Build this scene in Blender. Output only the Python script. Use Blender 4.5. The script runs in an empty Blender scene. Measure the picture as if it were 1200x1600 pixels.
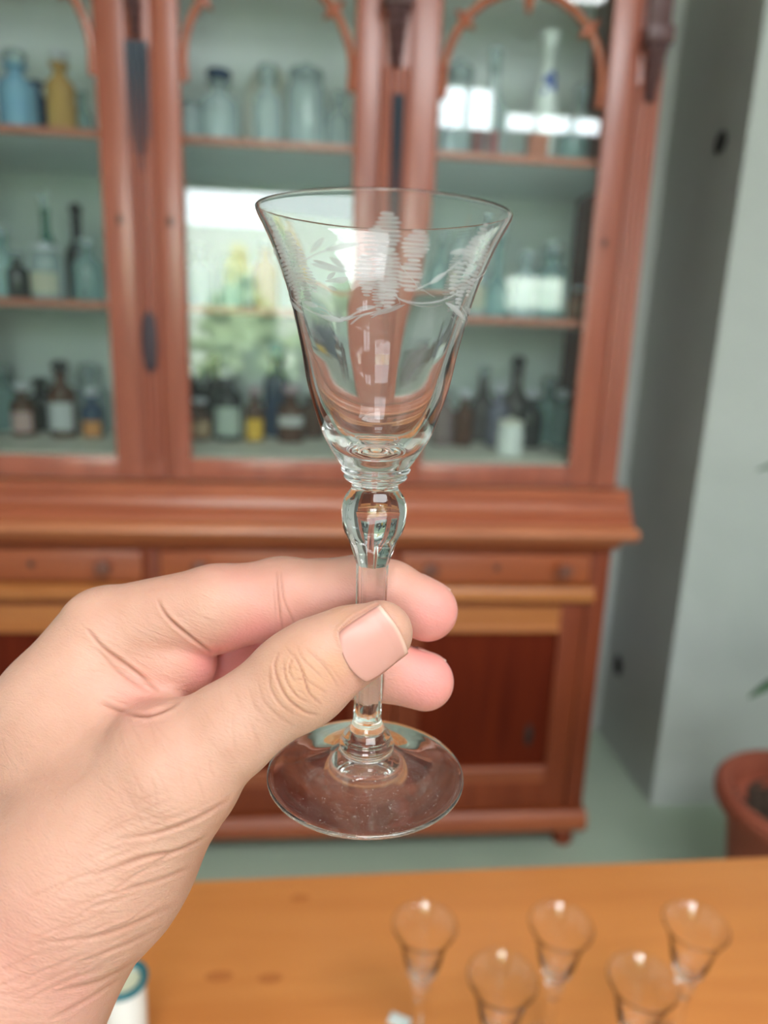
import bpy, bmesh, math, random
import numpy as np
from math import sin, cos, pi, radians, sqrt, atan2
from mathutils import Vector, Matrix

random.seed(7)
S = bpy.context.scene
COL = S.collection

# ------------------------------------------------------------------ camera
YAW, PITCH, ROLL = radians(5.2), radians(14.0), radians(2.1)
CAM = Vector((0, 0, 1.44))
FWD = Vector((sin(YAW)*cos(PITCH), cos(YAW)*cos(PITCH), -sin(PITCH)))
R0 = Vector((cos(YAW), -sin(YAW), 0)); U0 = R0.cross(FWD)
RGT = (R0*cos(ROLL) + U0*sin(ROLL)).normalized(); UPV = RGT.cross(FWD)
cd = bpy.data.cameras.new('camera'); cam = bpy.data.objects.new('camera', cd); COL.objects.link(cam)
cam.matrix_world = Matrix((
    (RGT.x, UPV.x, -FWD.x, CAM.x), (RGT.y, UPV.y, -FWD.y, CAM.y), (RGT.z, UPV.z, -FWD.z, CAM.z), (0, 0, 0, 1)))
cd.sensor_fit = 'VERTICAL'; cd.sensor_height = 36.0; cd.lens = 36.0*1110/1600
cd.clip_start = 0.01; cd.clip_end = 100
cd.dof.use_dof = True; cd.dof.focus_distance = 0.181; cd.dof.aperture_fstop = cd.lens/3.2
S.camera = cam

# ------------------------------------------------------------------ light and exposure
S.view_settings.view_transform = 'Standard'; S.view_settings.look = 'None'
S.view_settings.exposure = 0.22; S.view_settings.gamma = 1.0; S.view_settings.use_curve_mapping = False
S.cycles.max_bounces = 24; S.cycles.transmission_bounces = 20; S.cycles.transparent_max_bounces = 32
S.cycles.diffuse_bounces = 5; S.cycles.glossy_bounces = 8
S.cycles.sample_clamp_indirect = 6.0; S.cycles.blur_glossy = 0.5
S.cycles.use_denoising = True
SKY = 15.0
w = bpy.data.worlds.new('world'); S.world = w; w.use_nodes = True
nt = w.node_tree; nt.nodes.clear()
tc = nt.nodes.new('ShaderNodeTexCoord'); sp = nt.nodes.new('ShaderNodeSeparateXYZ'); rp = nt.nodes.new('ShaderNodeValToRGB')
nz = nt.nodes.new('ShaderNodeTexNoise'); nz.inputs['Scale'].default_value = 2.2; nz.inputs['Detail'].default_value = 4
mx = nt.nodes.new('ShaderNodeMixRGB'); mx.inputs[2].default_value = (1, 1, 1, 1)
rp.color_ramp.elements[0].position = 0.0; rp.color_ramp.elements[0].color = (.86, .94, 1, 1)
rp.color_ramp.elements[1].position = 0.7; rp.color_ramp.elements[1].color = (.62, .82, 1, 1)
bg = nt.nodes.new('ShaderNodeBackground'); bg.inputs['Strength'].default_value = SKY
wo = nt.nodes.new('ShaderNodeOutputWorld')
nt.links.new(tc.outputs['Generated'], sp.inputs[0]); nt.links.new(sp.outputs['Z'], rp.inputs['Fac'])
nt.links.new(tc.outputs['Generated'], nz.inputs['Vector'])
nt.links.new(nz.outputs['Fac'], mx.inputs['Fac']); nt.links.new(rp.outputs['Color'], mx.inputs[1])
nt.links.new(mx.outputs['Color'], bg.inputs['Color']); nt.links.new(bg.outputs[0], wo.inputs[0])
# sun on the garden behind the photographer (the roof keeps it out of the room)
sl = bpy.data.lights.new('sun', 'SUN'); sl.energy = 34; sl.angle = 0.02; sl.color = (1, .95, .85)
so = bpy.data.objects.new('sun', sl); COL.objects.link(so)
so.rotation_euler = Vector((0.25, -0.62, -1.0)).to_track_quat('-Z', 'Y').to_euler()
# window openings of the room: x0, x1, z0, z1 in the wall behind the photographer
YF, ZCEIL = -3.4, 4.0
OPEN = [(-1.36, 0.30, 0.92, 2.75), (1.0, 1.60, 3.30, 3.76), (1.64, 2.68, 3.31, 3.57), (1.75, 2.45, 1.70, 2.10)]
FLOOR = -0.08
def portal(name, loc, rot, sx, sy):
    l = bpy.data.lights.new(name, 'AREA'); l.shape = 'RECTANGLE'; l.size = sx; l.size_y = sy
    l.cycles.is_portal = True
    o = bpy.data.objects.new(name, l); COL.objects.link(o); o.location = loc; o.rotation_euler = rot
for (x0, x1, z0, z1) in OPEN:
    portal('window_portal', ((x0+x1)/2, YF-.02, (z0+z1)/2), (radians(90), 0, 0), x1-x0, z1-z0)
cl_ = bpy.data.lights.new('overhead_fill', 'AREA'); cl_.shape = 'RECTANGLE'; cl_.size = 2.4; cl_.size_y = 1.7; cl_.energy = 128; cl_.color = (.95, .98, 1.0)  # added fill light with no fixture, brightens table, hand and cabinet from above
co_ = bpy.data.objects.new('overhead_fill', cl_); COL.objects.link(co_); co_.location = (0.9, -1.45, ZCEIL-.02)

# ------------------------------------------------------------------ helpers
def tag(o, label=None, cat=None, group=None, kind=None):
    if label: o['label'] = label
    if cat: o['category'] = cat
    if group: o['group'] = group
    if kind: o['kind'] = kind
    return o
def empty(name, loc=(0, 0, 0), rz=0.0):
    o = bpy.data.objects.new(name, None); COL.objects.link(o); o.location = loc; o.rotation_euler = (0, 0, rz)
    o.empty_display_size = 0.05
    return o
class MB:
    """collects vertices and faces for ONE mesh object"""
    def __init__(s): s.v = []; s.f = []
    def box(s, x0, x1, y0, y1, z0, z1, c=0.0):
        if c <= 0:
            n = len(s.v)
            s.v += [(x, y, z) for z in (z0, z1) for y in (y0, y1) for x in (x0, x1)]
            s.f += [tuple(n+i for i in q) for q in ((0, 2, 3, 1), (4, 5, 7, 6), (0, 1, 5, 4), (2, 6, 7, 3), (0, 4, 6, 2), (1, 3, 7, 5))]
            return s
        bm = bmesh.new(); bmesh.ops.create_cube(bm, size=1)
        for v in bm.verts:
            v.co = ((x0+x1)/2+v.co.x*(x1-x0), (y0+y1)/2+v.co.y*(y1-y0), (z0+z1)/2+v.co.z*(z1-z0))
        bmesh.ops.bevel(bm, geom=bm.edges[:], offset=c, segments=2, affect='EDGES', profile=.5)
        s.bm(bm); return s
    def bm(s, bm):
        n = len(s.v); bm.verts.index_update()
        s.v += [tuple(v.co) for v in bm.verts]; s.f += [tuple(n+v.index for v in f.verts) for f in bm.faces]; bm.free()
    def prism_x(s, x0, x1, prof):            # profile of (y, z) extruded along x
        n = len(s.v); m = len(prof)
        s.v += [(x0, y, z) for y, z in prof] + [(x1, y, z) for y, z in prof]
        s.f += [(n+i, n+(i+1) % m, n+m+(i+1) % m, n+m+i) for i in range(m)]
        s.f += [tuple(n+i for i in range(m))[::-1], tuple(n+m+i for i in range(m))]
        return s
    def lathe(s, prof, seg=32, c=(0, 0, 0), closed=True):      # profile of (r, z) from bottom to top
        n = len(s.v); m = len(prof)
        for r, z in prof:
            for k in range(seg):
                a = 2*pi*k/seg; s.v.append((c[0]+r*cos(a), c[1]+r*sin(a), c[2]+z))
        for i in range(m-1):
            for k in range(seg):
                k2 = (k+1) % seg; s.f.append((n+i*seg+k, n+i*seg+k2, n+(i+1)*seg+k2, n+(i+1)*seg+k))
        if closed:
            s.f.append(tuple(n+k for k in range(seg))[::-1]); s.f.append(tuple(n+(m-1)*seg+k for k in range(seg)))
        return s
    def tube(s, pts, rad, seg=10, cap=True):
        n = len(s.v); P = [Vector(p) for p in pts]; m = len(P)
        R = rad if isinstance(rad, (list, tuple)) else [rad]*m
        prev = None
        for i in range(m):
            t = (P[min(i+1, m-1)]-P[max(i-1, 0)]).normalized()
            if prev is None: u = t.orthogonal().normalized()
            else: u = (prev-t*prev.dot(t)).normalized()
            prev = u; b = t.cross(u)
            for k in range(seg):
                a = 2*pi*k/seg; s.v.append(tuple(P[i]+(u*cos(a)+b*sin(a))*R[i]))
        for i in range(m-1):
            for k in range(seg):
                k2 = (k+1) % seg; s.f.append((n+i*seg+k, n+i*seg+k2, n+(i+1)*seg+k2, n+(i+1)*seg+k))
        if cap:
            s.f.append(tuple(n+k for k in range(seg))[::-1]); s.f.append(tuple(n+(m-1)*seg+k for k in range(seg)))
        return s
    def ball(s, c, r, sc=(1, 1, 1), seg=16):
        bm = bmesh.new(); bmesh.ops.create_uvsphere(bm, u_segments=seg, v_segments=max(6, seg//2), radius=r)
        for v in bm.verts: v.co = (c[0]+v.co.x*sc[0], c[1]+v.co.y*sc[1], c[2]+v.co.z*sc[2])
        s.bm(bm); return s
    def mesh(s, name, mat, smooth=True):
        me = bpy.data.meshes.new(name); me.from_pydata(s.v, [], s.f); me.materials.append(mat)
        if smooth:
            for p in me.polygons: p.use_smooth = True
            try: me.set_sharp_from_angle(angle=radians(35))
            except Exception: pass
        me.update(); return me
    def build(s, name, mat, parent=None, smooth=True, loc=None):
        o = bpy.data.objects.new(name, s.mesh(name, mat, smooth)); COL.objects.link(o)
        if parent: o.parent = parent
        if loc: o.location = loc
        return o
def structure(name, mb, mat): return tag(mb.build(name, mat, smooth=False), kind='structure')

# ------------------------------------------------------------------ materials
def newmat(name):
    m = bpy.data.materials.new(name); m.use_nodes = True; nt = m.node_tree; nt.nodes.clear()
    out = nt.nodes.new('ShaderNodeOutputMaterial'); return m, nt, out
def principled(name, col, rough=.5, **kw):
    m, nt, out = newmat(name); b = nt.nodes.new('ShaderNodeBsdfPrincipled')
    b.inputs['Base Color'].default_value = (*col, 1); b.inputs['Roughness'].default_value = rough
    for k, v in kw.items(): b.inputs[k.replace('_', ' ')].default_value = v
    nt.links.new(b.outputs[0], out.inputs[0]); return m
def ramp(nt, fac, stops):
    r = nt.nodes.new('ShaderNodeValToRGB'); e = r.color_ramp.elements
    e[0].position, e[0].color = stops[0][0], (*stops[0][1], 1); e[1].position, e[1].color = stops[-1][0], (*stops[-1][1], 1)
    for p, c in stops[1:-1]: x = e.new(p); x.color = (*c, 1)
    nt.links.new(fac, r.inputs['Fac']); return r.outputs['Color']
def mapping(nt, scale, rot=(0, 0, 0)):
    tc = nt.nodes.new('ShaderNodeTexCoord'); mp = nt.nodes.new('ShaderNodeMapping')
    mp.inputs['Scale'].default_value = scale; mp.inputs['Rotation'].default_value = rot
    nt.links.new(tc.outputs['Object'], mp.inputs['Vector']); return mp.outputs[0]
def noise(nt, vec, scale, detail=4, dist=0.0, rough=.5):
    n = nt.nodes.new('ShaderNodeTexNoise'); n.inputs['Scale'].default_value = scale; n.inputs['Detail'].default_value = detail
    n.inputs['Distortion'].default_value = dist; n.inputs['Roughness'].default_value = rough
    nt.links.new(vec, n.inputs['Vector']); return n.outputs['Fac']
def wood(name, c1, c2, stretch, rough=.35, coat=.3, dark=None, spec=.5):
    m, nt, out = newmat(name); b = nt.nodes.new('ShaderNodeBsdfPrincipled')
    v = mapping(nt, stretch); f = noise(nt, v, 1.0, 6, 1.2, .6)
    c = ramp(nt, f, [(.3, c1), (.5, tuple((p+q)/2 for p, q in zip(c1, c2))), (.72, c2)])
    if dark:                                   # mixes in a near-black band between the given heights
        tc = nt.nodes.new('ShaderNodeTexCoord'); sz = nt.nodes.new('ShaderNodeSeparateXYZ')
        nt.links.new(tc.outputs['Object'], sz.inputs[0]); 
        r = ramp(nt, sz.outputs['Z'], [(dark[0], (0, 0, 0)), (dark[1], (1, 1, 1)), (dark[2], (1, 1, 1)), (dark[3], (0, 0, 0))])
        mr = nt.nodes.new('ShaderNodeMixRGB'); mr.inputs[2].default_value = (.018, .026, .042, 1)
        nt.links.new(r, mr.inputs['Fac']); nt.links.new(c, mr.inputs[1]); c = mr.outputs[0]
    nt.links.new(c, b.inputs['Base Color']); b.inputs['Roughness'].default_value = rough
    b.inputs['Specular IOR Level'].default_value = spec; b.inputs['Coat Weight'].default_value = coat; b.inputs['Coat Roughness'].default_value = .25
    bp = nt.nodes.new('ShaderNodeBump'); bp.inputs['Strength'].default_value = .12; bp.inputs['Distance'].default_value = .002
    nt.links.new(f, bp.inputs['Height']); nt.links.new(bp.outputs[0], b.inputs['Normal'])
    nt.links.new(b.outputs[0], out.inputs[0]); return m
def thin_glass(name, tint, haze=0.0, hazecol=(.7, .8, .8), refl=1.5, tr=.0):
    """a clear wall of glass: see-through, mirror-like by Fresnel, with a little dust"""
    m, nt, out = newmat(name)
    t = nt.nodes.new('ShaderNodeBsdfTransparent'); t.inputs['Color'].default_value = (*tint, 1)
    g = nt.nodes.new('ShaderNodeBsdfGlossy'); g.inputs['Roughness'].default_value = tr; g.inputs['Color'].default_value = (1, 1, 1, 1)
    fr = nt.nodes.new('ShaderNodeFresnel'); fr.inputs['IOR'].default_value = refl
    a = nt.nodes.new('ShaderNodeMixShader'); nt.links.new(fr.outputs[0], a.inputs[0]); nt.links.new(t.outputs[0], a.inputs[1]); nt.links.new(g.outputs[0], a.inputs[2])
    o = a.outputs[0]
    if haze > 0:
        d = nt.nodes.new('ShaderNodeBsdfDiffuse'); d.inputs['Color'].default_value = (*hazecol, 1)
        q = nt.nodes.new('ShaderNodeMixShader'); q.inputs[0].default_value = haze
        nt.links.new(o, q.inputs[1]); nt.links.new(d.outputs[0], q.inputs[2]); o = q.outputs[0]
    nt.links.new(o, out.inputs[0]); return m
def plaster(name, c1, c2, scale=1.6, rough=.75, bump=.15):
    m, nt, out = newmat(name); b = nt.nodes.new('ShaderNodeBsdfPrincipled')
    v = mapping(nt, (1, 1, 1)); f = noise(nt, v, scale, 6, .4, .6)
    nt.links.new(ramp(nt, f, [(.3, c1), (.7, c2)]), b.inputs['Base Color']); b.inputs['Roughness'].default_value = rough
    f2 = noise(nt, v, scale*14, 5); bp = nt.nodes.new('ShaderNodeBump'); bp.inputs['Strength'].default_value = bump; bp.inputs['Distance'].default_value = .004
    nt.links.new(f2, bp.inputs['Height']); nt.links.new(bp.outputs[0], b.inputs['Normal'])
    nt.links.new(b.outputs[0], out.inputs[0]); return m

M = {}
WV = (18, 18, 1.6)     # vertical grain
WH = (1.6, 18, 18)     # horizontal grain
M['wood'] = wood('red_wood', (.25, .058, .033), (.38, .10, .053), WV, rough=.4, coat=.6)
M['wood_h'] = wood('red_wood_rail', (.29, .065, .028), (.43, .115, .045), WH, rough=.4, coat=.5)
M['shelf'] = wood('shelf_wood', (.42, .14, .09), (.54, .20, .125), WH)
M['wood_base'] = wood('base_wood', (.15, .026, .009), (.23, .046, .015), WV, rough=.45, coat=.0, spec=.25)
M['wood_base_h'] = wood('base_wood_rail', (.25, .05, .015), (.36, .085, .024), WH, rough=.42, coat=.15)
M['wood_orange'] = wood('orange_rail_wood', (.34, .10, .022), (.48, .16, .04), WH)
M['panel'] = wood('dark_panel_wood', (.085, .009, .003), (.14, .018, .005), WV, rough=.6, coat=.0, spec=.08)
M['carved'] = principled('carved_dark_wood', (.09, .035, .035), .4)
M['dark_band'] = wood('dark_band_pilaster', (.34, .075, .045), (.46, .13, .07), WV, dark=(.0, .1, .9, 1.0))
M['counter'] = wood('counter_wood', (.38, .11, .045), (.54, .18, .075), WH, rough=.38, coat=.3)
M['table'] = wood('table_wood', (.55, .17, .035), (.70, .26, .065), (1.4, 11, 11), rough=.5, coat=.05)
M['knot'] = principled('wood_knot', (.44, .13, .028), .5)
M['wall'] = plaster('grey_green_plaster', (.35, .37, .35), (.43, .45, .43), 1.3)
M['room'] = plaster('white_plaster', (.62, .63, .60), (.72, .73, .70), 1.0)
M['floor'] = plaster('green_floor', (.30, .37, .29), (.38, .45, .36), 1.1, rough=.45, bump=.05)
M['back_panel'] = plaster('pale_green_backing', (.68, .77, .76), (.80, .87, .86), 3.0, bump=.03)
M['cream'] = principled('cream_shelf_paint', (.84, .82, .70), .6)
M['pane'] = thin_glass('door_glass', (.95, .98, .97), haze=.006, hazecol=(.6, .7, .7), refl=1.5)
M['brass'] = principled('aged_dark_brass', (.06, .035, .03), .4, Metallic=.6)
M['terracotta'] = plaster('terracotta', (.27, .058, .03), (.35, .085, .045), 6)
M['soil'] = plaster('soil', (.035, .02, .013), (.10, .06, .04), 30, rough=.9, bump=.8)
M['leaf'] = principled('leaf_green', (.03, .09, .035), .4)
M['white'] = principled('white_enamel', (.78, .82, .80), .25)
M['teal'] = principled('teal_enamel', (.012, .13, .16), .3)
M['candle'] = principled('cream_wax', (.80, .76, .55), .45)
M['grass'] = plaster('grass', (.08, .17, .04), (.2, .32, .08), 3)
M['hedge'] = plaster('hedge', (.15, .23, .11), (.33, .42, .24), 5)
M['yellow'] = principled('yellow_flowers', (.55, .48, .17), .6)
M['hole'] = principled('dark_hole', (.02, .02, .02), .8)

# ------------------------------------------------------------------ the room
structure('floor', MB().box(-3.4, 3.6, YF-.2, 2.70, FLOOR-.1, FLOOR), M['floor'])
structure('wall_back', MB().box(-3.4, 3.6, 2.50, 2.70, FLOOR, ZCEIL), M['wall'])
structure('wall_left', MB().box(-3.4, -3.2, YF, 2.50, FLOOR, ZCEIL), M['room'])
structure('wall_right', MB().box(3.4, 3.6, YF, 2.50, FLOOR, ZCEIL), M['room'])
structure('wall_corner', MB().box(1.13, 2.1, 2.02, 2.50, FLOOR, ZCEIL), M['wall'])     # the pier beside the cabinet
mb = MB()
xs = sorted({-3.4, 3.6, *[v for o in OPEN for v in o[:2]]}); zs = sorted({FLOOR, ZCEIL, *[v for o in OPEN for v in o[2:]]})
for i in range(len(xs)-1):
    for j in range(len(zs)-1):
        cx, cz = (xs[i]+xs[i+1])/2, (zs[j]+zs[j+1])/2
        if not any(o[0] < cx < o[1] and o[2] < cz < o[3] for o in OPEN): mb.box(xs[i], xs[i+1], YF-.2, YF, zs[j], zs[j+1])
structure('wall_front', mb, M['wall'])
structure('ceiling', MB().box(-3.4, 3.6, YF-.2, 2.70, ZCEIL, ZCEIL+.15), M['room'])
for n, (x0, x1, z0, z1) in enumerate(OPEN):
    mb = MB(); t = .05
    mb.box(x0, x0+t, YF-.12, YF-.04, z0, z1); mb.box(x1-t, x1, YF-.12, YF-.04, z0, z1)
    mb.box(x0+t, x1-t, YF-.12, YF-.04, z0, z0+t); mb.box(x0+t, x1-t, YF-.12, YF-.04, z1-t, z1)
    k = 2 if n == 1 else 3 if n == 2 else 1
    for i in range(1, k): xx = x0+(x1-x0)*i/k; mb.box(xx-.018, xx+.018, YF-.10, YF-.06, z0+t, z1-t)
    structure('window_%d' % (n+1), mb, M['room'])
structure('ground_outside', MB().box(-14, 14, -20, YF-.2, -.35, -.22), M['grass'])
structure('wall_outside', MB().box(-9, 9, -12.2, -12, -.22, 3.5), M['room'])
M['dark_strip'] = principled('dark_strip_wood', (.035, .048, .07), .35)
M['plate'] = principled('pale_stoneware', (.55, .56, .50), .5)
M['blue_paint'] = principled('cobalt_paint', (.02, .07, .38), .3)
M['knob_wood'] = principled('dark_knob_wood', (.16, .05, .03), .3)
M['box_red'] = principled('dark_red_card', (.16, .03, .03), .6)
M['box_red2'] = principled('maroon_card', (.25, .07, .07), .6)
M['box_orange'] = principled('brick_orange_card', (.42, .13, .07), .6)
M['silver'] = principled('grey_metal_cap', (.68, .71, .78), .3)
M['pink_cap'] = principled('pinkish_cap', (.5, .38, .42), .35)
M['glass_clear'] = thin_glass('clear_bottle_glass', (.93, .97, .98), haze=.30, hazecol=(.78, .90, .93), tr=.05)
M['glass_teal'] = thin_glass('greenish_bottle_glass', (.76, .90, .89), haze=.26, hazecol=(.50, .70, .71), tr=.05)
M['glass_blue'] = thin_glass('pale_blue_glass', (.55, .78, .95), haze=.6, hazecol=(.36, .64, .85), tr=.1)
M['glass_pink'] = thin_glass('pinkish_glass', (.8, .7, .7), haze=.3, hazecol=(.45, .33, .33), tr=.1)
M['glass_violet'] = thin_glass('violet_glass', (.5, .5, .6), haze=.5, hazecol=(.32, .32, .42), tr=.1)
M['glass_taupe'] = thin_glass('taupe_glass', (.4, .36, .36), haze=.5, hazecol=(.22, .19, .2), tr=.1)
M['amber_pale'] = thin_glass('yellow_amber_glass', (.75, .5, .2), haze=.8, hazecol=(.60, .36, .12), tr=.1)
M['glass_navy'] = principled('navy_glass', (.012, .04, .11), .12)
M['glass_dark'] = principled('near_black_glass', (.016, .018, .022), .12)
M['glass_brown'] = principled('brown_glass', (.085, .026, .012), .12)
M['glass_amber'] = principled('amber_glass', (.20, .07, .02), .12)
M['glass_green'] = thin_glass('green_glass', (.35, .6, .5), haze=.4, hazecol=(.12, .30, .25), tr=.1)
M['dark_patch'] = principled('dark_patch_wood', (.035, .018, .028), .5)

# garden seen only as a reflection in the cabinet doors
def bush(name, c, sc, mat, label, n=170, seed=1):
    rnd = random.Random(seed); mb = MB()
    for i in range(n):
        a = rnd.uniform(0, 2*pi); b = rnd.uniform(-.3, 1)*pi/2; q = rnd.uniform(.7, 1)
        p = (sc[0]*cos(a)*cos(b)*q, sc[1]*sin(a)*cos(b)*q, sc[2]*(.5+.5*sin(b)*q))
        mb.ball(p, .22*min(sc), (1, 1, .8), 6)
    mb.ball((0, 0, sc[2]*.5), 1, (sc[0]*.8, sc[1]*.8, sc[2]*.48), 12)
    tag(mb.build(name, mat, loc=c), label, 'bush')
bush('garden_bush', (-2.75, -5.9, -.22), (.9, .8, 2.3), M['hedge'], 'leafy green bush outside the window, leftmost of those reflected in the middle door', seed=2)
bush('garden_bush', (.75, -6.0, -.22), (1.3, .8, 2.2), M['hedge'], 'rounded green bush outside the window, rightmost of those reflected in the middle door', seed=3)
bush('garden_bush', (-1.15, -6.9, -.22), (.7, .6, 2.35), M['hedge'], 'pale green bush outside the window just in front of the yellow shrub', n=120, seed=9)
bush('flowering_shrub', (-1.40, -8.4, -.22), (.36, .34, 3.0), M['yellow'], 'tall yellow flowering shrub outside, reflected in the middle cabinet door', n=90, seed=4)

# ------------------------------------------------------------------ glazed upper cabinet
YU = 1.90
XL, XR = -1.09, .824
PANES = [(-.955, -.535), (-.350, .070), (.265, .690)]
PIL = [(-.468, -.411), (.126, .197), (.758, .824)]
SH = {1: 1.897, 2: 1.498, 3: 1.107}
hutch = tag(empty('glazed_bookcase', ((XL+XR)/2, 2.05, .952)), 'reddish wooden glass-fronted cabinet of three arched doors standing on the cupboard, full of bottles', 'cabinet')
def on(parent, mb, name, mat, smooth=True, mid=None):
    """mesh whose world coordinates were given, under a parent that is only translated"""
    o = mb.build(name, mat, None, smooth); p = mid or parent
    off = Vector(parent.matrix_basis.translation) if parent.parent is None else Vector((0, 0, 0))
    if parent.parent is None:
        for v in o.data.vertices: v.co -= off
    else:
        q = parent; tot = Vector((0, 0, 0))
        while q: tot += Vector(q.location); q = q.parent
        for v in o.data.vertices: v.co -= tot
    o.parent = parent; return o
ZT = 2.50
on(hutch, MB().box(XL+.02, XR-.02, 2.400, 2.415, 1.04, ZT), 'back_panel', M['back_panel'], False)
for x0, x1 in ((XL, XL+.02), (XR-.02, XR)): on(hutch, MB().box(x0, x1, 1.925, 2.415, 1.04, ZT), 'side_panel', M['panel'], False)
on(hutch, MB().box(XL, XR, 1.925, 2.415, ZT, ZT+.03), 'top_board', M['wood_h'], False)
c = MB().prism_x(XL-.05, XR+.05, [(2.41, ZT+.03), (2.41, ZT+.16), (1.80, ZT+.16), (1.80, ZT+.13), (1.84, ZT+.12), (1.86, ZT+.06), (1.90, ZT+.03)])
on(hutch, c, 'cornice', M['wood_h'], False)
mb = MB().prism_x(XL-.03, XR+.035, [(2.415, .952), (2.415, 1.04), (1.885, 1.04), (1.877, 1.032), (1.877, 1.012), (1.862, 1.004), (1.858, .985), (1.835, .972), (1.835, .952)])
on(hutch, mb, 'base_moulding', M['wood_h'])
on(hutch, MB().box(XL+.02, XR-.02, 1.925, 2.399, 1.04, SH[3]), 'bottom_board', M['cream'], False)
for k in (1, 2):
    sb_ = on(hutch, MB().box(XL+.021, XR-.021, 1.952, 2.399, SH[k]-.019, SH[k]-.0005), 'shelf', M['back_panel'], False)
    tag(on(sb_, MB().box(XL+.021, XR-.021, 1.940, 1.9515, SH[k]-.020, SH[k], .003), 'edge_strip', M['shelf']), 'reddish wooden front edge')
ZD0, ZD1, ZPT = 1.045, 2.40, 2.33
LIM = [(-1.02, -.469), (-.410, .125), (.198, .757)]
def arch_tracery(cx, z0, r, door):
    mb = MB(); pts = [(cx+r*cos(t), YU+.012, z0+r*sin(t)) for t in np.linspace(-.12, pi+.12, 41)]
    pts = [(pts[0][0], pts[0][1], z0-.045)]+pts+[(pts[-1][0], pts[-1][1], z0-.045)]
    mb.tube(pts, .0095, 8)
    for t in (pi*.22, pi*.78):                                         # leaf bosses on the arch
        q = Vector((cx+r*cos(t), YU+.010, z0+r*sin(t)))
        for da in (0, pi/2, pi, pi*1.5):
            d = Vector((cos(t+da), 0, sin(t+da))); mb.tube([q, q+d*.014, q+d*.03], [.010, .009, .002], 8)
    q = Vector((cx, YU+.010, z0+r)); mb.tube([q+Vector((0, 0, .02)), q, q-Vector((0, 0, .03)), q-Vector((0, 0, .05))], [.012, .014, .010, .003], 8)
    for s in (-1, 1):                                                  # curled spandrel scrolls
        mb.tube([(cx+s*(r-.01), YU+.012, z0+.21), (cx+s*(r*.8), YU+.012, z0+.25), (cx+s*r*.55, YU+.012, z0+.24), (cx+s*r*.5, YU+.012, z0+.20)], .006, 8)
    on(door, mb, 'arch_tracery', M['wood_h'])
for i, (p, l) in enumerate(zip(PANES, LIM)):
    mb = MB(); y0, y1 = YU, YU+.024
    mb.box(l[0], p[0], y0, y1, ZD0, ZD1, .003); mb.box(p[1], l[1], y0, y1, ZD0, ZD1, .003)
    mb.box(p[0], p[1], y0+.002, y1, ZD0, SH[3]-.004, .003); mb.box(p[0], p[1], y0+.002, y1, ZPT, ZD1, .003)
    for s, x in ((-1, p[0]), (1, p[1])): mb.tube([(x-s*0, YU+.004, SH[3]), (x, YU+.004, ZPT)], .005, 6)
    d = on(hutch, mb, 'door', M['wood'])
    on(d, MB().box(p[0], p[1], YU+.015, YU+.018, SH[3]-.004, ZPT), 'glass_pane', M['pane'], False)
    arch_tracery((p[0]+p[1])/2, 2.05, .198, d)
    for x in ((p[1]+.035,) if i == 0 else (p[0]-.03,) if i == 1 else (p[1]+.03,)):
        kb = MB(); bm = bmesh.new(); bmesh.ops.create_cone(bm, cap_ends=True, segments=16, radius1=.006, radius2=.006, depth=.004)
        for v in bm.verts: v.co = (x+v.co.x, YU-.001+v.co.z, 1.69+v.co.y*1.8)
        kb.bm(bm); on(d, kb, 'keyhole', M['hole'])
for i, (a, b) in enumerate(PIL+[(-1.09, -1.021)]):
    mb = MB(); w_ = b-a
    mb.box(a, b, YU-.004, YU+.024, ZD0, 2.5, .002)
    n = 4
    for k in range(n):                                                 # reeds of the pilaster
        x = a+w_*(k+.5)/n; mb.tube([(x, YU-.004, ZD0+.06), (x, YU-.004, 2.06)], w_/n*.42, 8)
    pl = on(hutch, mb, 'pilaster', M['wood'])
    if i in (0, 1):                                                    # dark blue-grey reeds over part of two pilasters
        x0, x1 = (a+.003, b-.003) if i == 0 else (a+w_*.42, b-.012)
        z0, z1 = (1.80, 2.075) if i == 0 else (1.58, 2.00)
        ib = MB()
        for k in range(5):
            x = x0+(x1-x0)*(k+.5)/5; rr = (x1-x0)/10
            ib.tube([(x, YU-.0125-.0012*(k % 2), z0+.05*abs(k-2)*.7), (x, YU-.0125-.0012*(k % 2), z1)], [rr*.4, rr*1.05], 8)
        tag(on(pl, ib, 'dark_fluted_strip', M['dark_strip']), 'dark fluted strip')
    if i == 0:  # tall dark oval half sunk into the first pilaster
        ib = MB().ball(((a+b)/2, YU-.006, 1.40), .02, (1.15, .45, 4.2), 16); tag(on(pl, ib, 'dark_oval', M['dark_patch']), 'dark upright oval on the pilaster')
    cb = MB(); cx = (a+b)/2; zt, zb = 2.5, (2.085, 2.06, 2.02)[min(i, 2)]
    cb.box(cx-w_*.5, cx+w_*.5, YU-.045, YU, zb+.12, zb+.16, .004)
    cb.box(cx-w_*.42, cx+w_*.42, YU-.03, YU, zb+.16, 2.40, .004)
    for k in range(5):                                                 # carved leaves
        for s in (-1, 0, 1):
            cb.ball((cx+s*w_*.24*(1-k*.12), YU-.028+k*.004, zb+.11-k*.024), .012, (w_/.06*.75*(1-k*.1), .9, 1.35), 10)
    on(pl, cb, 'carved_corbel', M['carved'])

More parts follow.
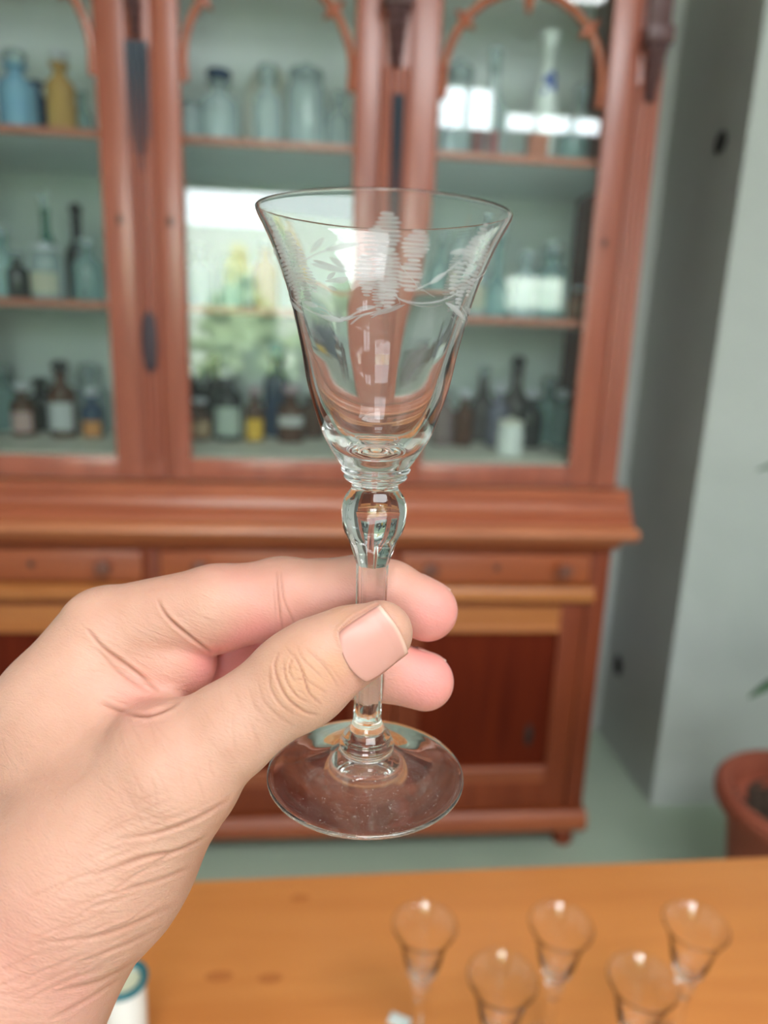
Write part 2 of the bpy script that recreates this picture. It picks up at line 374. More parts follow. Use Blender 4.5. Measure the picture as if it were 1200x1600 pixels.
# pale round plate and porcelain vase inside, boxes
def bottle_group(): return 'old bottles and jars in the glazed cabinet'
mb = MB(); mb.lathe([(0.001, 0), (.035, .001), (.052, .006), (.060, .012), (.059, .014), (.05, .009), (.034, .004), (.001, .003)], 40)
for i, q in enumerate(mb.v): mb.v[i] = (q[0]*1.2, q[1]*2.45, q[2])
o = mb.build('oval_plate', M['plate']); o.rotation_euler = (radians(84), 0, 0); o.location = (-.172, 2.330, SH[1]+.150)
tag(o, 'pale tall oval plate standing upright behind the clear bottles of the middle door', 'plate')
v = tag(empty('porcelain_vase', (.575, 2.05, SH[1])), 'tall white porcelain vase with a blue motif on the top shelf of the right door', 'vase')
mb = MB().lathe([(.020, 0), (.024, .006), (.034, .06), (.036, .13), (.030, .19), (.018, .24), (.016, .27), (.026, .315), (.024, .318), (.013, .272)], 32)
mb.build('body', M['white'], v)
mb = MB()
for (dx, z, r) in ((-.006, .20, .012), (.008, .185, .012), (0, .165, .013), (-.010, .172, .009), (.006, .215, .008), (.012, .205, .006)):
    mb.ball((dx, -.0285-.0008*(.2-z)*100*.06, z), r, (1, .25, 1), 10)
tag(mb.build('painted_motif', M['blue_paint'], v), 'blue flower motif')

GL = {'clear': 'glass_clear', 'teal': 'glass_teal', 'paleblue': 'glass_blue', 'navy': 'glass_navy', 'dark': 'glass_dark', 'brown': 'glass_brown', 'darkbrown': 'glass_dark',
      'amber': 'glass_amber', 'amberpale': 'amber_pale', 'green': 'glass_green', 'pinkglass': 'glass_pink', 'violet': 'glass_violet', 'taupe': 'glass_taupe', 'white': 'white',
      'silver': 'silver', 'pinkcap': 'pink_cap', 'creamcap': 'cream'}
LB = {'pink': (.55, .38, .36), 'white': (.55, .58, .6), 'orange': (.6, .26, .08), 'tan': (.5, .33, .2), 'whitegreen': (.42, .5, .44), 'yellow': (.75, .45, .04), 'whitesmall': (.55, .55, .55), 'cream': (.5, .48, .38)}
def bottle(sh, x, y, h, r, style, gl, st, lab, label):
    z = SH[sh]+.0008
    root = tag(empty({'jar': 'glass_jar', 'pot': 'porcelain_jar', 'decanter': 'decanter'}.get(style, 'bottle'), (x, y, z)), label, 'jar' if style in ('jar', 'pot') else 'bottle', bottle_group())
    hs = .16*h if st else 0.0; H = h-hs
    if style == 'apothecary': pr = [(r*.86, 0), (r*.97, H*.02), (r, H*.06), (r, H*.66), (r*.97, H*.71), (r*.80, H*.77), (r*.50, H*.82), (r*.42, H*.85), (r*.42, H*.94), (r*.64, H*.955), (r*.66, H*.985), (r*.58, H)]
    elif style == 'tall': pr = [(r*.9, 0), (r, H*.03), (r, H*.54), (r*.9, H*.62), (r*.5, H*.72), (r*.40, H*.78), (r*.38, H*.94), (r*.48, H*.96), (r*.46, H)]
    elif style == 'decanter': pr = [(r*.8, 0), (r, H*.05), (r*1.05, H*.25), (r*.7, H*.42), (r*.3, H*.52), (r*.26, H*.9), (r*.5, H*.95), (r*.48, H)]
    elif style == 'pot': pr = [(r*.9, 0), (r, H*.05), (r, H*.72), (r*.9, H*.8), (r*.9, H)]
    else: pr = [(r*.92, 0), (r, H*.03), (r, H*.84), (r*.86, H*.92), (r*.8, H*.95), (r*.86, H*.97), (r*.84, H)]
    MB().lathe(pr, 28).build('body', M[GL[gl]], root)
    if st:
        rt = pr[-1][0]
        if style in ('jar', 'pot'): sp_ = [(rt*1.05, H), (rt*1.1, H+hs*.3), (rt*.9, H+hs*.55), (rt*.3, H+hs*.65), (rt*.32, H+hs*.8), (rt*.2, h)]
        else: sp_ = [(rt*.62, H*.955), (rt*.7, H), (rt*.75, H+hs*.15), (rt*1.15, H+hs*.45), (rt*1.05, H+hs*.8), (rt*.5, h)]
        MB().lathe(sp_, 20).build('lid' if style in ('jar', 'pot') else 'stopper', M[GL[st]], root)
    if lab:
        m = 'label_'+lab
        if m not in M: M[m] = principled(m, LB[lab], .7)
        mb = MB(); z0, z1 = {'whitesmall': (.36, .56), 'yellow': (.05, .5), 'orange': (.04, .42), 'whitegreen': (.1, .55)}.get(lab, (.12, .55))
        n = 14; a0 = radians(-150); a1 = radians(-30); rr = r*1.012
        for k in range(n+1):
            a = a0+(a1-a0)*k/n
            mb.v += [(rr*cos(a), rr*sin(a), H*z0), (rr*cos(a), rr*sin(a), H*z1)]
        for k in range(n): mb.f.append((2*k, 2*k+2, 2*k+3, 2*k+1))
        o = mb.build('paper_label', M[m], root)
    return root
BOTTLES = [
(1,-.838,2.020,0.111,.0185,'tall','dark','dark','','small dark bottle at the left edge of the top shelf'),
(1,-0.797,2.110,0.213,0.0473,'apothecary','paleblue','clear','','large pale blue glass jar left of the amber bottle, top shelf'),
(1,-.785,2.210,.170,.0350,'apothecary','navy','','','navy blue bottle half behind the pale blue jar'),
(1,-0.681,2.090,0.216,0.0362,'apothecary','amberpale','silver','','yellow amber bottle with a silvery stopper on the top shelf'),
(1,-0.657,2.180,0.143,0.0250,'tall','teal','','','slim clear bottle right of the yellow amber bottle'),
(1,-0.359,2.110,0.118,0.0265,'jar','clear','','','short clear jar at the left end of the middle door top shelf'),
(1,-0.282,2.100,0.197,0.0509,'apothecary','clear','navy','','wide clear bottle with a dark blue stopper on the top shelf'),
(1,-0.156,2.090,0.214,0.0379,'apothecary','clear','clear','','clear bottle standing before the pale round plate'),
(1,-0.056,2.110,0.229,0.0519,'jar','clear','clear','','tall clear lidded jar right of the round plate'),
(1,0.033,2.100,0.165,0.0339,'apothecary','clear','clear','','small clear bottle at the right end of the middle door top shelf'),
(1,0.356,2.130,0.270,0.0436,'jar','clear','clear','','clear lidded jar at the left end of the right door top shelf'),
(1,0.448,2.110,0.300,0.0364,'tall','clear','clear','','tall clear bottle left of the blue and white porcelain vase'),
(1,0.694,2.110,0.226,0.0285,'apothecary','clear','clear','','small clear bottle right of the porcelain vase'),
(1,0.654,2.040,0.103,0.0349,'jar','teal','','','low greenish glass jar at the right front of the top shelf'),
(1,0.323,2.040,0.069,0.0256,'jar','clear','','','low clear jar at the left front of the right door top shelf'),
(2,-0.870,2.110,0.190,0.0380,'apothecary','teal','clear','','greenish bottle cut by the left picture edge, second shelf'),
(2,-0.813,2.060,0.122,0.0277,'apothecary','dark','clear','','dark bottle at the left of the second shelf'),
(2,-0.740,2.060,0.148,0.0409,'jar','clear','silver','cream','wide clear jar with cream label on the second shelf'),
(2,-0.768,2.160,0.287,0.0287,'tall','green','clear','','tall green bottle standing behind the cream labelled jar'),
(2,-0.686,2.160,0.262,0.0341,'tall','dark','dark','','tall dark bottle with dark stopper near the door stile, second shelf'),
(2,-0.632,2.060,0.162,0.0363,'apothecary','teal','clear','','greenish round bottle beside the door stile, second shelf'),
(2,-0.346,2.110,0.168,0.0416,'apothecary','clear','clear','','clear bottle at the left of the middle door second shelf'),
(2,-0.256,2.090,0.137,0.0382,'jar','teal','','','pale green jar in the middle door second shelf'),
(2,-0.165,2.110,0.190,0.0351,'apothecary','amberpale','clear','','yellowish bottle in the middle door second shelf'),
(2,0.361,2.110,0.183,0.0385,'apothecary','teal','clear','','greenish bottle at the left of the right door second shelf'),
(2,0.425,2.080,0.157,0.0328,'jar','clear','','cream','clear jar with cream label on the second shelf'),
(2,0.494,2.110,0.263,0.0404,'decanter','teal','clear','','long necked greenish decanter on the second shelf'),
(2,0.568,2.080,0.185,0.0367,'apothecary','clear','clear','','clear bottle right of the long necked decanter'),
(2,0.651,2.110,0.216,0.0467,'apothecary','teal','clear','','broad greenish bottle with round stopper, second shelf'),
(2,0.721,2.060,0.094,0.0280,'apothecary','amber','silver','','small amber bottle at the right end of the second shelf'),
(3,-0.992,2.322,0.211,0.0455,'apothecary','teal','clear','','greenish clear bottle at the left picture edge, bottom shelf'),
(3,-0.890,2.210,0.158,0.0347,'apothecary','brown','silver','pink','brown bottle with pale pink label on the bottom shelf'),
(3,-0.883,2.330,0.165,0.0386,'apothecary','dark','dark','','near black bottle between the pink labelled and the white labelled bottles'),
(3,-0.776,2.210,0.226,0.0402,'apothecary','brown','dark','white','tall brown bottle with a big white label on the bottom shelf'),
(3,-0.733,2.335,0.213,0.0506,'apothecary','clear','clear','','pale clear bottle behind the blue topped bottle'),
(3,-0.688,2.206,0.149,0.0315,'apothecary','navy','silver','orange','small blue topped bottle with an orange label'),
(3,-0.409,2.335,0.223,0.0358,'apothecary','dark','clear','','dark bottle beside the left stile of the middle door, bottom shelf'),
(3,-0.371,2.206,0.128,0.0343,'apothecary','brown','silver','tan','small brown bottle with tan label at the front left of the middle door'),
(3,-0.345,2.340,0.257,0.0339,'apothecary','dark','dark','','tall dark bottle in the back row of the bottom shelf'),
(3,-0.288,2.210,0.225,0.0437,'apothecary','dark','silver','whitegreen','dark bottle with round white and green label'),
(3,-0.207,2.206,0.167,0.0298,'apothecary','brown','pinkcap','yellow','small brown bottle with bright yellow label'),
(3,-0.149,2.328,0.298,0.0401,'apothecary','navy','paleblue','','tall dark blue bottle with pale blue stopper on the bottom shelf'),
(3,-0.097,2.208,0.174,0.0426,'apothecary','brown','pinkcap','whitesmall','round brown bottle with pink cap and small white label'),
(3,-0.033,2.322,0.135,0.0411,'apothecary','brown','','','plain brown bottle half behind the bowl of the held glass'),
(3,0.375,2.210,0.188,0.0361,'apothecary','pinkglass','clear','','pinkish clear bottle at the left of the right door bottom shelf'),
(3,0.443,2.210,0.178,0.0313,'apothecary','brown','silver','','small reddish brown bottle with silvery stopper'),
(3,0.525,2.325,0.246,0.0402,'tall','taupe','clear','','tall taupe bottle right of the reddish brown bottle'),
(3,0.550,2.210,0.201,0.0325,'apothecary','violet','silver','','narrow violet tinted bottle behind the white jar'),
(3,0.638,2.335,0.281,0.0470,'tall','taupe','dark','','tallest long necked bottle of the right door bottom shelf'),
(3,0.658,2.217,0.184,0.0391,'apothecary','darkbrown','silver','','dark brown bottle right of the white jar'),
(3,0.554,2.060,0.109,0.0404,'pot','white','creamcap','','small white porcelain jar with cream lid at the front'),
(3,0.748,2.328,0.220,.0450,'apothecary','teal','clear','','broad greenish bottle near the right end of the bottom shelf'),
(3,0.756,2.210,0.187,0.0310,'apothecary','teal','silver','','small greenish bottle at the right end of the bottom shelf'),
]
for b in BOTTLES: bottle(*b)
def small_box(x, y, w_, h_, mat, label):
    r = tag(empty('small_box', (x, y, SH[1]+.0005)), label, 'box')
    MB().box(-w_/2, w_/2, -.02, .02, 0, h_*.72, .001).build('tray', mat, r)
    MB().box(-w_/2-.001, w_/2+.001, -.021, .021, h_*.72, h_, .001).build('lid', mat, r)
small_box(.385, 1.985, .030, .058, M['box_red'], 'dark red little box on the top shelf, left of the orange one')
small_box(.430, 2.000, .028, .062, M['box_red2'], 'dull maroon little box between the dark red box and the clear bottle')
small_box(.545, 1.985, .048, .058, M['box_orange'], 'brick orange little box at the front of the top shelf, below the vase')

# ------------------------------------------------------------------ lower cupboard
base = tag(empty('base_cupboard', (-.13, 2.1, FLOOR)), 'reddish brown cupboard with drawers and dark red panelled doors, under the glazed cabinet', 'cupboard')
BX0, BX1, YB = -1.09, .806, 1.83
on(base, MB().prism_x(BX0-.05, BX1+.052, [(2.42, .915), (2.42, .951), (1.79, .951), (1.781, .945), (1.778, .934), (1.783, .924), (1.792, .918), (1.795, .915)]), 'counter_top', M['counter'])
on(base, MB().prism_x(BX0-.01, BX1+.01, [(2.41, .89), (2.41, .914), (1.80, .914), (1.805, .90), (1.815, .89)]), 'cornice_moulding', M['wood_base_h'])
mb = MB().box(BX0, BX0+.02, YB+.001, 2.41, .055, .889).box(BX1-.02, BX1, YB+.001, 2.41, .055, .889).box(BX0+.02, BX1-.02, 2.39, 2.41, .055, .889).box(BX0+.02, BX1-.02, YB+.05, 2.39, .06, .08)
on(base, mb, 'carcass', M['wood_base'], False)
mb = MB().box(BX0+.0, BX1-.0, YB, YB+.02, .872, .889, .002)
DR = [(-1.035, -.465), (-.425, .165), (.215, .752)]
xs_ = [BX0, DR[0][0], DR[0][1], DR[1][0], DR[1][1], DR[2][0], DR[2][1], BX1]
for k in range(0, 8, 2): mb.box(xs_[k], xs_[k+1], YB, YB+.02, .055, .871, .002)
on(base, mb, 'face_frame', M['wood_base'])
on(base, MB().prism_x(BX0-.004, BX1+.006-.05, [(1.829, .730), (1.829, .778), (1.815, .774), (1.808, .765), (1.808, .742), (1.815, .733)]), 'waist_moulding', M['wood_orange'])
on(base, MB().prism_x(BX0-.012, BX1+.012, [(2.41, -.012), (2.41, .053), (1.822, .053), (1.812, .044), (1.806, .025), (1.808, .0), (1.815, -.012)]), 'plinth', M['wood_base_h'])
def knob(x, y, z, par, s=1.0):
    bm = bmesh.new(); pr = [(.008, 0), (.007, .006), (.010, .010), (.018, .016), (.0195, .021), (.016, .027), (.006, .030)]
    mb = MB().lathe([(r*s, q*s) for r, q in pr], 24)
    mb.v = [(x+a, y-c_, z+b) for a, b, c_ in mb.v]; on(par, mb, 'knob', M['knob_wood'])
for (a, b) in DR:
    d = on(base, MB().box(a+.003, b-.003, YB-.004, YB+.015, .783, .868, .003), 'drawer', M['wood_base_h'])
    c_ = (a+b)/2
    for x in (c_-.186, c_+.186): knob(x, YB-.004, .826, d, 1.15)
    kb = MB().ball((c_, YB-.005, .830), .008, (1, .4, 1.25), 12); on(d, kb, 'keyhole', M['hole'])
for (a, b) in DR:
    mb = MB(); y0, y1 = YB+.002, YB+.022; A, B_ = a+.003, b-.003; st = .07
    mb.box(A, A+st, y0, y1, .058, .724, .002); mb.box(B_-st, B_, y0, y1, .058, .724, .002)
    mb.box(A+st, B_-st, y0, y1, .058, .150, .002); mb.box(A+st, B_-st, y0, y1, .712, .724, .002)
    d = on(base, mb, 'cupboard_door', M['wood_base'])
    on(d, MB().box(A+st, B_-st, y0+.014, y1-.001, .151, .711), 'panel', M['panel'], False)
    on(d, MB().prism_x(A+st, B_-st, [(y0+.013, .640), (y0+.013, .711), (y0+.001, .711), (y0, .70), (y0+.001, .655), (y0-.006, .648), (y0-.006, .638), (y0+.004, .634)]), 'top_moulding', M['wood_orange'])
    on(d, MB().prism_x(A+st, B_-st, [(y0+.013, .151), (y0+.013, .200), (y0+.002, .200), (y0-.005, .194), (y0-.005, .178), (y0, .172), (y0, .151)]), 'bottom_moulding', M['wood_base_h'])
    kb = MB().ball((B_-st-.055, y0+.013, .30), .014, (.9, .3, 2.6), 14); on(d, kb, 'lock_plate', M['brass'])
for x in (BX0+.035, BX1-.04):
    for y in (1.86, 2.37):
        mb = MB().lathe([(.026, 0), (.032, .012), (.030, .04), (.022, .055), (.026, .0675)], 20, (x, y, FLOOR)); on(base, mb, 'foot', M['wood_base'])

# dark hole and socket in the pier's side
def pier_hole(y, z, ry, rz, lab):
    bm = bmesh.new(); bmesh.ops.create_cone(bm, cap_ends=True, segments=24, radius1=1, radius2=.8, depth=1)
    mb = MB(); mb.bm(bm); mb.v = [(1.1275+b_*.004, y+a*ry, z+c_*rz) for a, c_, b_ in mb.v]
    tag(mb.build('wall_hole', M['hole']), lab, 'hole')
pier_hole(2.15, 2.01, .032, .032, 'dark round hole in the grey wall beside the upper cabinet')
pier_hole(2.38, .26, .035, .04, 'dark smudged hole low in the grey wall beside the cupboard')

# ------------------------------------------------------------------ potted plant
px, py = 1.245, 1.475
pot = tag(empty('potted_plant', (px, py, FLOOR)), 'terracotta pot with dark soil and drooping green leaves by the grey wall', 'plant')
MB().lathe([(.13, 0), (.14, .01), (.185, .36), (.188, .365), (.212, .37), (.220, .385), (.220, .41), (.208, .425), (.190, .424), (.182, .41), (.178, .36), (.10, .34)], 48).build('pot', M['terracotta'], pot)
mb = MB()
n = 26
for i in range(n+1):
    for k in range(40):
        r = .177*i/n+.0005; a = 2*pi*k/40; mb.v.append((r*cos(a), r*sin(a), .352+.012*sin(9*a+i)*random.random()+.006*random.random()))
for i in range(n):
    for k in range(40): mb.f.append((i*40+k, i*40+(k+1) % 40, (i+1)*40+(k+1) % 40, (i+1)*40+k))
mb.build('soil', M['soil'], pot)
def leaf(base_, tip, wd, par, sag=.06):
    b_, t_ = Vector(base_), Vector(tip); mb = MB(); n = 14; ax_ = (t_-b_); sd = ax_.cross(Vector((0, 0, 1))).normalized()
    for i in range(n+1):
        s = i/n; p = b_.lerp(t_, s)+Vector((0, 0, sag*4*s*(1-s))); hw = wd*sin(pi*min(1, s*.92+.06))**.8
        mb.v += [tuple(p-sd*hw+Vector((0, 0, hw*.3))), tuple(p), tuple(p+sd*hw+Vector((0, 0, hw*.3)))]
    for i in range(n):
        for k in (0, 1): mb.f.append((3*i+k, 3*i+k+1, 3*i+k+4, 3*i+k+3))
    o = mb.build('leaf', M['leaf'], par); s_ = o.modifiers.new('thick', 'SOLIDIFY'); s_.thickness = .0012
mb = MB(); mb.tube([(.02, 0, .35), (.03, .01, .6), (.05, 0, .85), (.06, .01, 1.24)], [.012, .010, .008, .005], 10); mb.build('stem', M['leaf'], pot)
for b_, t_ in (((.06, .0, 1.20), (-.33, -.07, 1.27)), ((.06, 0, 1.14), (.30, .05, 1.2)), ((.03, 0, .70), (-.26, -.07, .74)), ((.04, 0, .72), (.26, -.10, .62)), ((.05, 0, .9), (.2, .2, .95)), ((.06, 0, 1.14), (.05, -.2, 1.32)), ((.03, 0, .55), (.2, .18, .5))):
    leaf(b_, t_, .022, pot, .05)

# ------------------------------------------------------------------ table
TR = radians(0.9)
tb = tag(empty('wooden_table', (.2, .45, FLOOR), TR), 'bright orange-brown wooden table in the foreground carrying the small glasses', 'table')
MB().box(-.95, 1.0, -.33, .333, .808, .84, .004).build('table_top', M['table'], tb)
MB().box(-.88, .93, -.27, -.245, .72, .8075).box(-.88, .93, .25, .275, .72, .8075).box(-.88, -.855, -.245, .25, .72, .8075).box(.905, .93, -.245, .25, .72, .8075).build('apron', M['table'], tb, False)
for sx in (-.85, .90):
    for sy in (-.24, .245):
        MB().lathe([(.018, 0), (.022, .05), (.03, .58), (.032, .68), (.024, .70), (.034, .72), (.034, .8075)], 20, (sx, sy, 0)).build('leg', M['table'], tb)
for (kx, ky, kr) in ((-.215, .295, .008), (-.30, .190, .010), (-.245, .184, .009)):
    mb = MB(); bm = bmesh.new(); bmesh.ops.create_circle(bm, cap_ends=True, segments=24, radius=1)
    for v in bm.verts: v.co = (kx+v.co.x*kr*1.5, ky+v.co.y*kr*.7, .8402)
    mb.bm(bm); mb.build('wood_knot', M['knot'], tb)

# ------------------------------------------------------------------ the stemmed glasses (millimetres, foot edge at z = 0)
OUT = [(30.10,151.41),(29.56,149.86),(26.46,143.71),(22.58,133.47),(19.43,120.78),(17.53,110.96),(14.21,100.38),(11.85,95.63),(10.17,92.99),(9.28,91.66),(8.78,90.99),(9.0,90.3),(8.65,89.6),(8.0,89.1),(8.25,88.3),(7.6,87.5),(6.3,86.6),(6.1,85.3),(6.8,84.2),(7.65,83.0),(8.33,81.0),(8.52,78.8),(8.30,76.2),(7.74,73.8),(6.41,71.1),(5.25,68.0),(4.42,65.1),(4.18,63.3),(4.0,52.0),(3.76,31.2),(3.86,21.0),(4.1,18.4),(4.7,16.8),(5.0,15.9),(5.6,15.2),(6.6,14.0),(7.0,13.0),(7.4,12.3),(7.75,11.4),(7.7,10.3),(7.5,9.7),(8.6,8.9),(11.5,7.0),(17,4.9),(23,3.4),(26.3,2.75)]
INN = [(29.35,151.3),(28.75,149.8),(25.5,143.6),(21.5,133.3),(17.9,120.9),(15.1,111.0),(12.4,104.3),(9.6,99.8),(6.4,97.0),(4.0,95.9),(2.2,95.4),(.8,95.3)]
def catmull(P, n=4):
    out = []
    for i in range(len(P)-1):
        p0, p1, p2, p3 = P[max(i-1, 0)], P[i], P[i+1], P[min(i+2, len(P)-1)]
        for k in range(n):
            t = k/n
            out.append(tuple(.5*(2*b+(c-a)*t+(2*a-5*b+4*c-d)*t*t+(3*b-a-3*c+d)*t**3) for a, b, c, d in zip(p0, p1, p2, p3)))
    return out+[tuple(P[-1])]
oz = np.array([z for r, z in OUT][::-1]); orr = np.array([r for r, z in OUT][::-1])
def R_out(z): return float(np.interp(z, oz, orr))
def glass_profile(n):
    inn = catmull(INN[::-1], n)                           # from the bowl's inner bottom up to the rim
    rim = [(29.5, 151.55), (29.72, 151.7), (29.95, 151.62)]
    out = catmull(OUT, n)
    foot = [(27.4, 2.5), (27.95, 2.1), (28.0, 1.6), (27.7, 1.25), (27.0, 1.05), (24, 1.2), (16, 1.9), (9, 2.6), (4, 3.1), (.4, 3.2)]
    return inn, rim, out, foot
def glass_meshes(name, n=4, seg=160):
    """bowl, stem and foot as three shells of one piece of glass, with shared normals on their borders"""
    inn, rim, out, foot = glass_profile(n)
    prof = inn+rim+out+catmull(foot, max(1, n-1)); m = len(prof)
    z_stem0 = 88.6; z_foot = 9.75
    iout = len(inn)+len(rim)
    cut1 = next(i for i in range(iout, m) if prof[i][1] < z_stem0); cut2 = next(i for i in range(iout, m) if prof[i][1] < z_foot)
    a = np.arange(seg)*2*pi/seg; P = np.array(prof); V = np.zeros((m, seg, 3))
    for i, (r, z) in enumerate(prof):
        f = np.ones(seg)
        if iout <= i and 19 < z < 77:                      # eight cut facets on the stem and lower bulb
            w_ = min(1, (77-z)/9)*min(1, (z-19)/3)
            pn = 8; t = np.mod(a, 2*pi/pn)-pi/pn; f = 1+w_*.9*(cos(pi/pn)/np.cos(t)*1.035-1)
        if i < len(inn) and 97 < z < 138:                  # soft optic ribs inside the bowl
            f = 1+.0035*np.cos(a*9+.4)*sin(pi*(z-97)/41)
        V[i, :, 0] = r*f*np.cos(a); V[i, :, 1] = r*f*np.sin(a); V[i, :, 2] = z
    V *= .001
    # smooth normals from the whole grid
    du = np.roll(V, -1, 1)-np.roll(V, 1, 1); dv = np.zeros_like(V); dv[1:-1] = V[2:]-V[:-2]; dv[0] = V[1]-V[0]; dv[-1] = V[-1]-V[-2]
    N = np.cross(dv, du); N /= np.linalg.norm(N, axis=2, keepdims=True)+1e-12
    N[0] = (0, 0, 1); N[-1] = (0, 0, -1)
    # the outside normal at the rim's outer wall must point away from the axis
    tst = N[iout+10, 0] @ np.array([1, 0, 0])
    if tst < 0: N[1:-1] *= -1
    res = {}
    for part, i0, i1, capA, capB in (('bowl', 0, cut1, True, False), ('stem', cut1, cut2, False, False), ('foot', cut2, m-1, False, True)):
        vs = V[i0:i1+1].reshape(-1, 3); ns = N[i0:i1+1].reshape(-1, 3); q = i1-i0; F = []
        for i in range(q):
            for k in range(seg):
                k2 = (k+1) % seg; F.append((i*seg+k, (i+1)*seg+k, (i+1)*seg+k2, i*seg+k2))
        if capA: F.append(tuple(range(seg)))
        if capB: F.append(tuple(q*seg+k for k in range(seg))[::-1])
        me = bpy.data.meshes.new(name+'_'+part); me.from_pydata([tuple(v) for v in vs], [], F)
        for p in me.polygons: p.use_smooth = True
        me.materials.append(M['crystal']); me.update()
        me.normals_split_custom_set_from_vertices([tuple(v) for v in ns])
        res[part] = me
    return res
m_, nt, out = newmat('crystal'); g = nt.nodes.new('ShaderNodeBsdfGlass'); g.inputs['IOR'].default_value = 1.5; g.inputs['Roughness'].default_value = 0
nt.links.new(g.outputs[0], out.inputs[0]); M['crystal'] = m_
# the foot carries a little dust: fine pale specks in its surface
m_, nt, out = newmat('dusty_crystal'); g = nt.nodes.new('ShaderNodeBsdfGlass'); g.inputs['IOR'].default_value = 1.5; g.inputs['Roughness'].default_value = 0
tc = nt.nodes.new('ShaderNodeTexCoord'); n1 = noise(nt, tc.outputs['Object'], 2600, 2); n2 = noise(nt, tc.outputs['Object'], 160, 3)
s1 = ramp(nt, n1, [(.66, (0, 0, 0)), (.78, (.55, .55, .55))]); s2 = ramp(nt, n2, [(.3, (.0, .0, .0)), (.7, (.03, .03, .03))])
aa = nt.nodes.new('ShaderNodeMixRGB'); aa.blend_type = 'ADD'; aa.inputs[0].default_value = 1; nt.links.new(s1, aa.inputs[1]); nt.links.new(s2, aa.inputs[2])
dd = nt.nodes.new('ShaderNodeBsdfDiffuse'); dd.inputs['Color'].default_value = (.75, .68, .64, 1); ms = nt.nodes.new('ShaderNodeMixShader')
nt.links.new(aa.outputs[0], ms.inputs[0]); nt.links.new(g.outputs[0], ms.inputs[1]); nt.links.new(dd.outputs[0], ms.inputs[2]); nt.links.new(ms.outputs[0], out.inputs[0]); M['crystal_dust'] = m_
m_, nt, out = newmat('engraved_frost')
t = nt.nodes.new('ShaderNodeBsdfTransparent'); d = nt.nodes.new('ShaderNodeBsdfPrincipled'); d.inputs['Base Color'].default_value = (.80, .78, .80, 1); d.inputs['Roughness'].default_value = .35
tl = nt.nodes.new('ShaderNodeBsdfTranslucent'); tl.inputs['Color'].default_value = (.85, .83, .85, 1)
a1 = nt.nodes.new('ShaderNodeMixShader'); a1.inputs[0].default_value = .35; nt.links.new(d.outputs[0], a1.inputs[1]); nt.links.new(tl.outputs[0], a1.inputs[2])
a2 = nt.nodes.new('ShaderNodeMixShader'); a2.inputs[0].default_value = .55; nt.links.new(t.outputs[0], a2.inputs[1]); nt.links.new(a1.outputs[0], a2.inputs[2])
nt.links.new(a2.outputs[0], out.inputs[0]); M['frost'] = m_

GX, GY, GZ = 0.01376, 0.17947, 1.31624
def glass(loc, meshes, label, grp, rz=0):
    r = empty('stemmed_glass', loc, rz)
    for k in ('bowl', 'stem', 'foot'):
        o = bpy.data.objects.new(k, meshes[k]); COL.objects.link(o); o.parent = r
    return tag(r, label, 'glass', grp)
hm = glass_meshes('held_glass', 5, 192); hm['foot'].materials[0] = M['crystal_dust']
hero = glass((GX, GY, GZ), hm, 'clear stemmed glass with engraved grapes, held up by its stem between thumb and fingers', 'clear stemmed liqueur glasses')
FA = atan2(-GY, -GX)                                       # angle of the side that faces the camera
def surf(th, z, off=.04):                                  # th in degrees, to the right as the viewer sees it
    r = R_out(z)+off; a = FA+radians(th); return (r*cos(a)*.001, r*sin(a)*.001, z*.001)
def sliver(mb, th, z, hw, hh, bul=.10, tilt=0.0):          # a lens-shaped wheel cut, hw in degrees, hh in mm
    n = 8; i0 = len(mb.v)
    for k in range(n+1):
        s = -1+2*k/n; e = sqrt(max(0, 1-s*s))**.7*hh; t = th+s*hw; zz = z+s*tilt
        mb.v += [surf(t, zz-e, .03), surf(t, zz, .03+bul*(1-s*s)+.01), surf(t, zz+e, .03)]
    for k in range(n):
        for j in (0, 1): mb.f.append((i0+3*k+j, i0+3*k+3+j, i0+3*k+4+j, i0+3*k+1+j))
LOBES = [(1.6,143.7,6.7,3.9),(-3.5,141.9,6.6,2.8),(-8.0,136.2,6.9,3.4),(3.6,135.2,7.3,5.9),(15.4,141.7,7.3,3.0),(14.8,136.1,6.7,3.3)]
VINES = [('v',[(-10.8,141.5),(-24.3,140.8),(-38.6,139.3),(-53.8,137.3),(-66,134.6),(-72,131.5)]),('l',[(-10.8,141.8),(-29.4,140.4)]),('l',[(-27.6,142.9),(-37.9,140.1)]),('l',[(-26.9,139.2),(-18.5,137.0)]),('l',[(-39.7,138.0),(-16.2,136.3)]),('v',[(-72,131.5),(-54.6,129.1),(-38.5,127.4),(-24.0,126.6),(-12.4,128.5),(-1.9,129.6)]),('l',[(-53.3,130.3),(-40.1,129.3)]),('l',[(-40.4,127.4),(-22.5,126.3)]),('l',[(-25.9,134.3),(-17.8,135.0)]),('v',[(9.2,131.3),(21.3,130.6),(36.0,131.4),(50.8,133.9),(61.8,137.5)]),('v',[(17.6,133.1),(29.6,135.6),(40.9,139.5),(47.4,142.5)]),('l',[(26.2,134.6),(35.4,137.3)]),('l',[(39.6,131.2),(66.7,127.8)]),('v',[(43.4,131.1),(54.3,129.6),(65.7,127.2)]),('v',[(-18.3,125.7),(-11.1,127.6),(-4.5,128.2)]),('l',[(33.5,141.0),(46.3,142.0)])]
grapes, vines = MB(), MB(); rg = random.Random(3)
for c_ in (0, 49, -62, 120, 180, -120):
    sc_ = .72 if c_ else 1
    for (th, z, a, b) in LOBES:
        n = max(4, round(2*b/.80)); 
        for k in range(n):
            s = -1+2*(k+.5)/n; hw = a*sqrt(max(.08, 1-s*s))*rg.uniform(.92, 1.06)
            sliver(grapes, c_+th*sc_+rg.uniform(-.4, .4), z+s*b+rg.uniform(-.06, .06), hw*sc_, .33, .10, rg.uniform(-.08, .08))
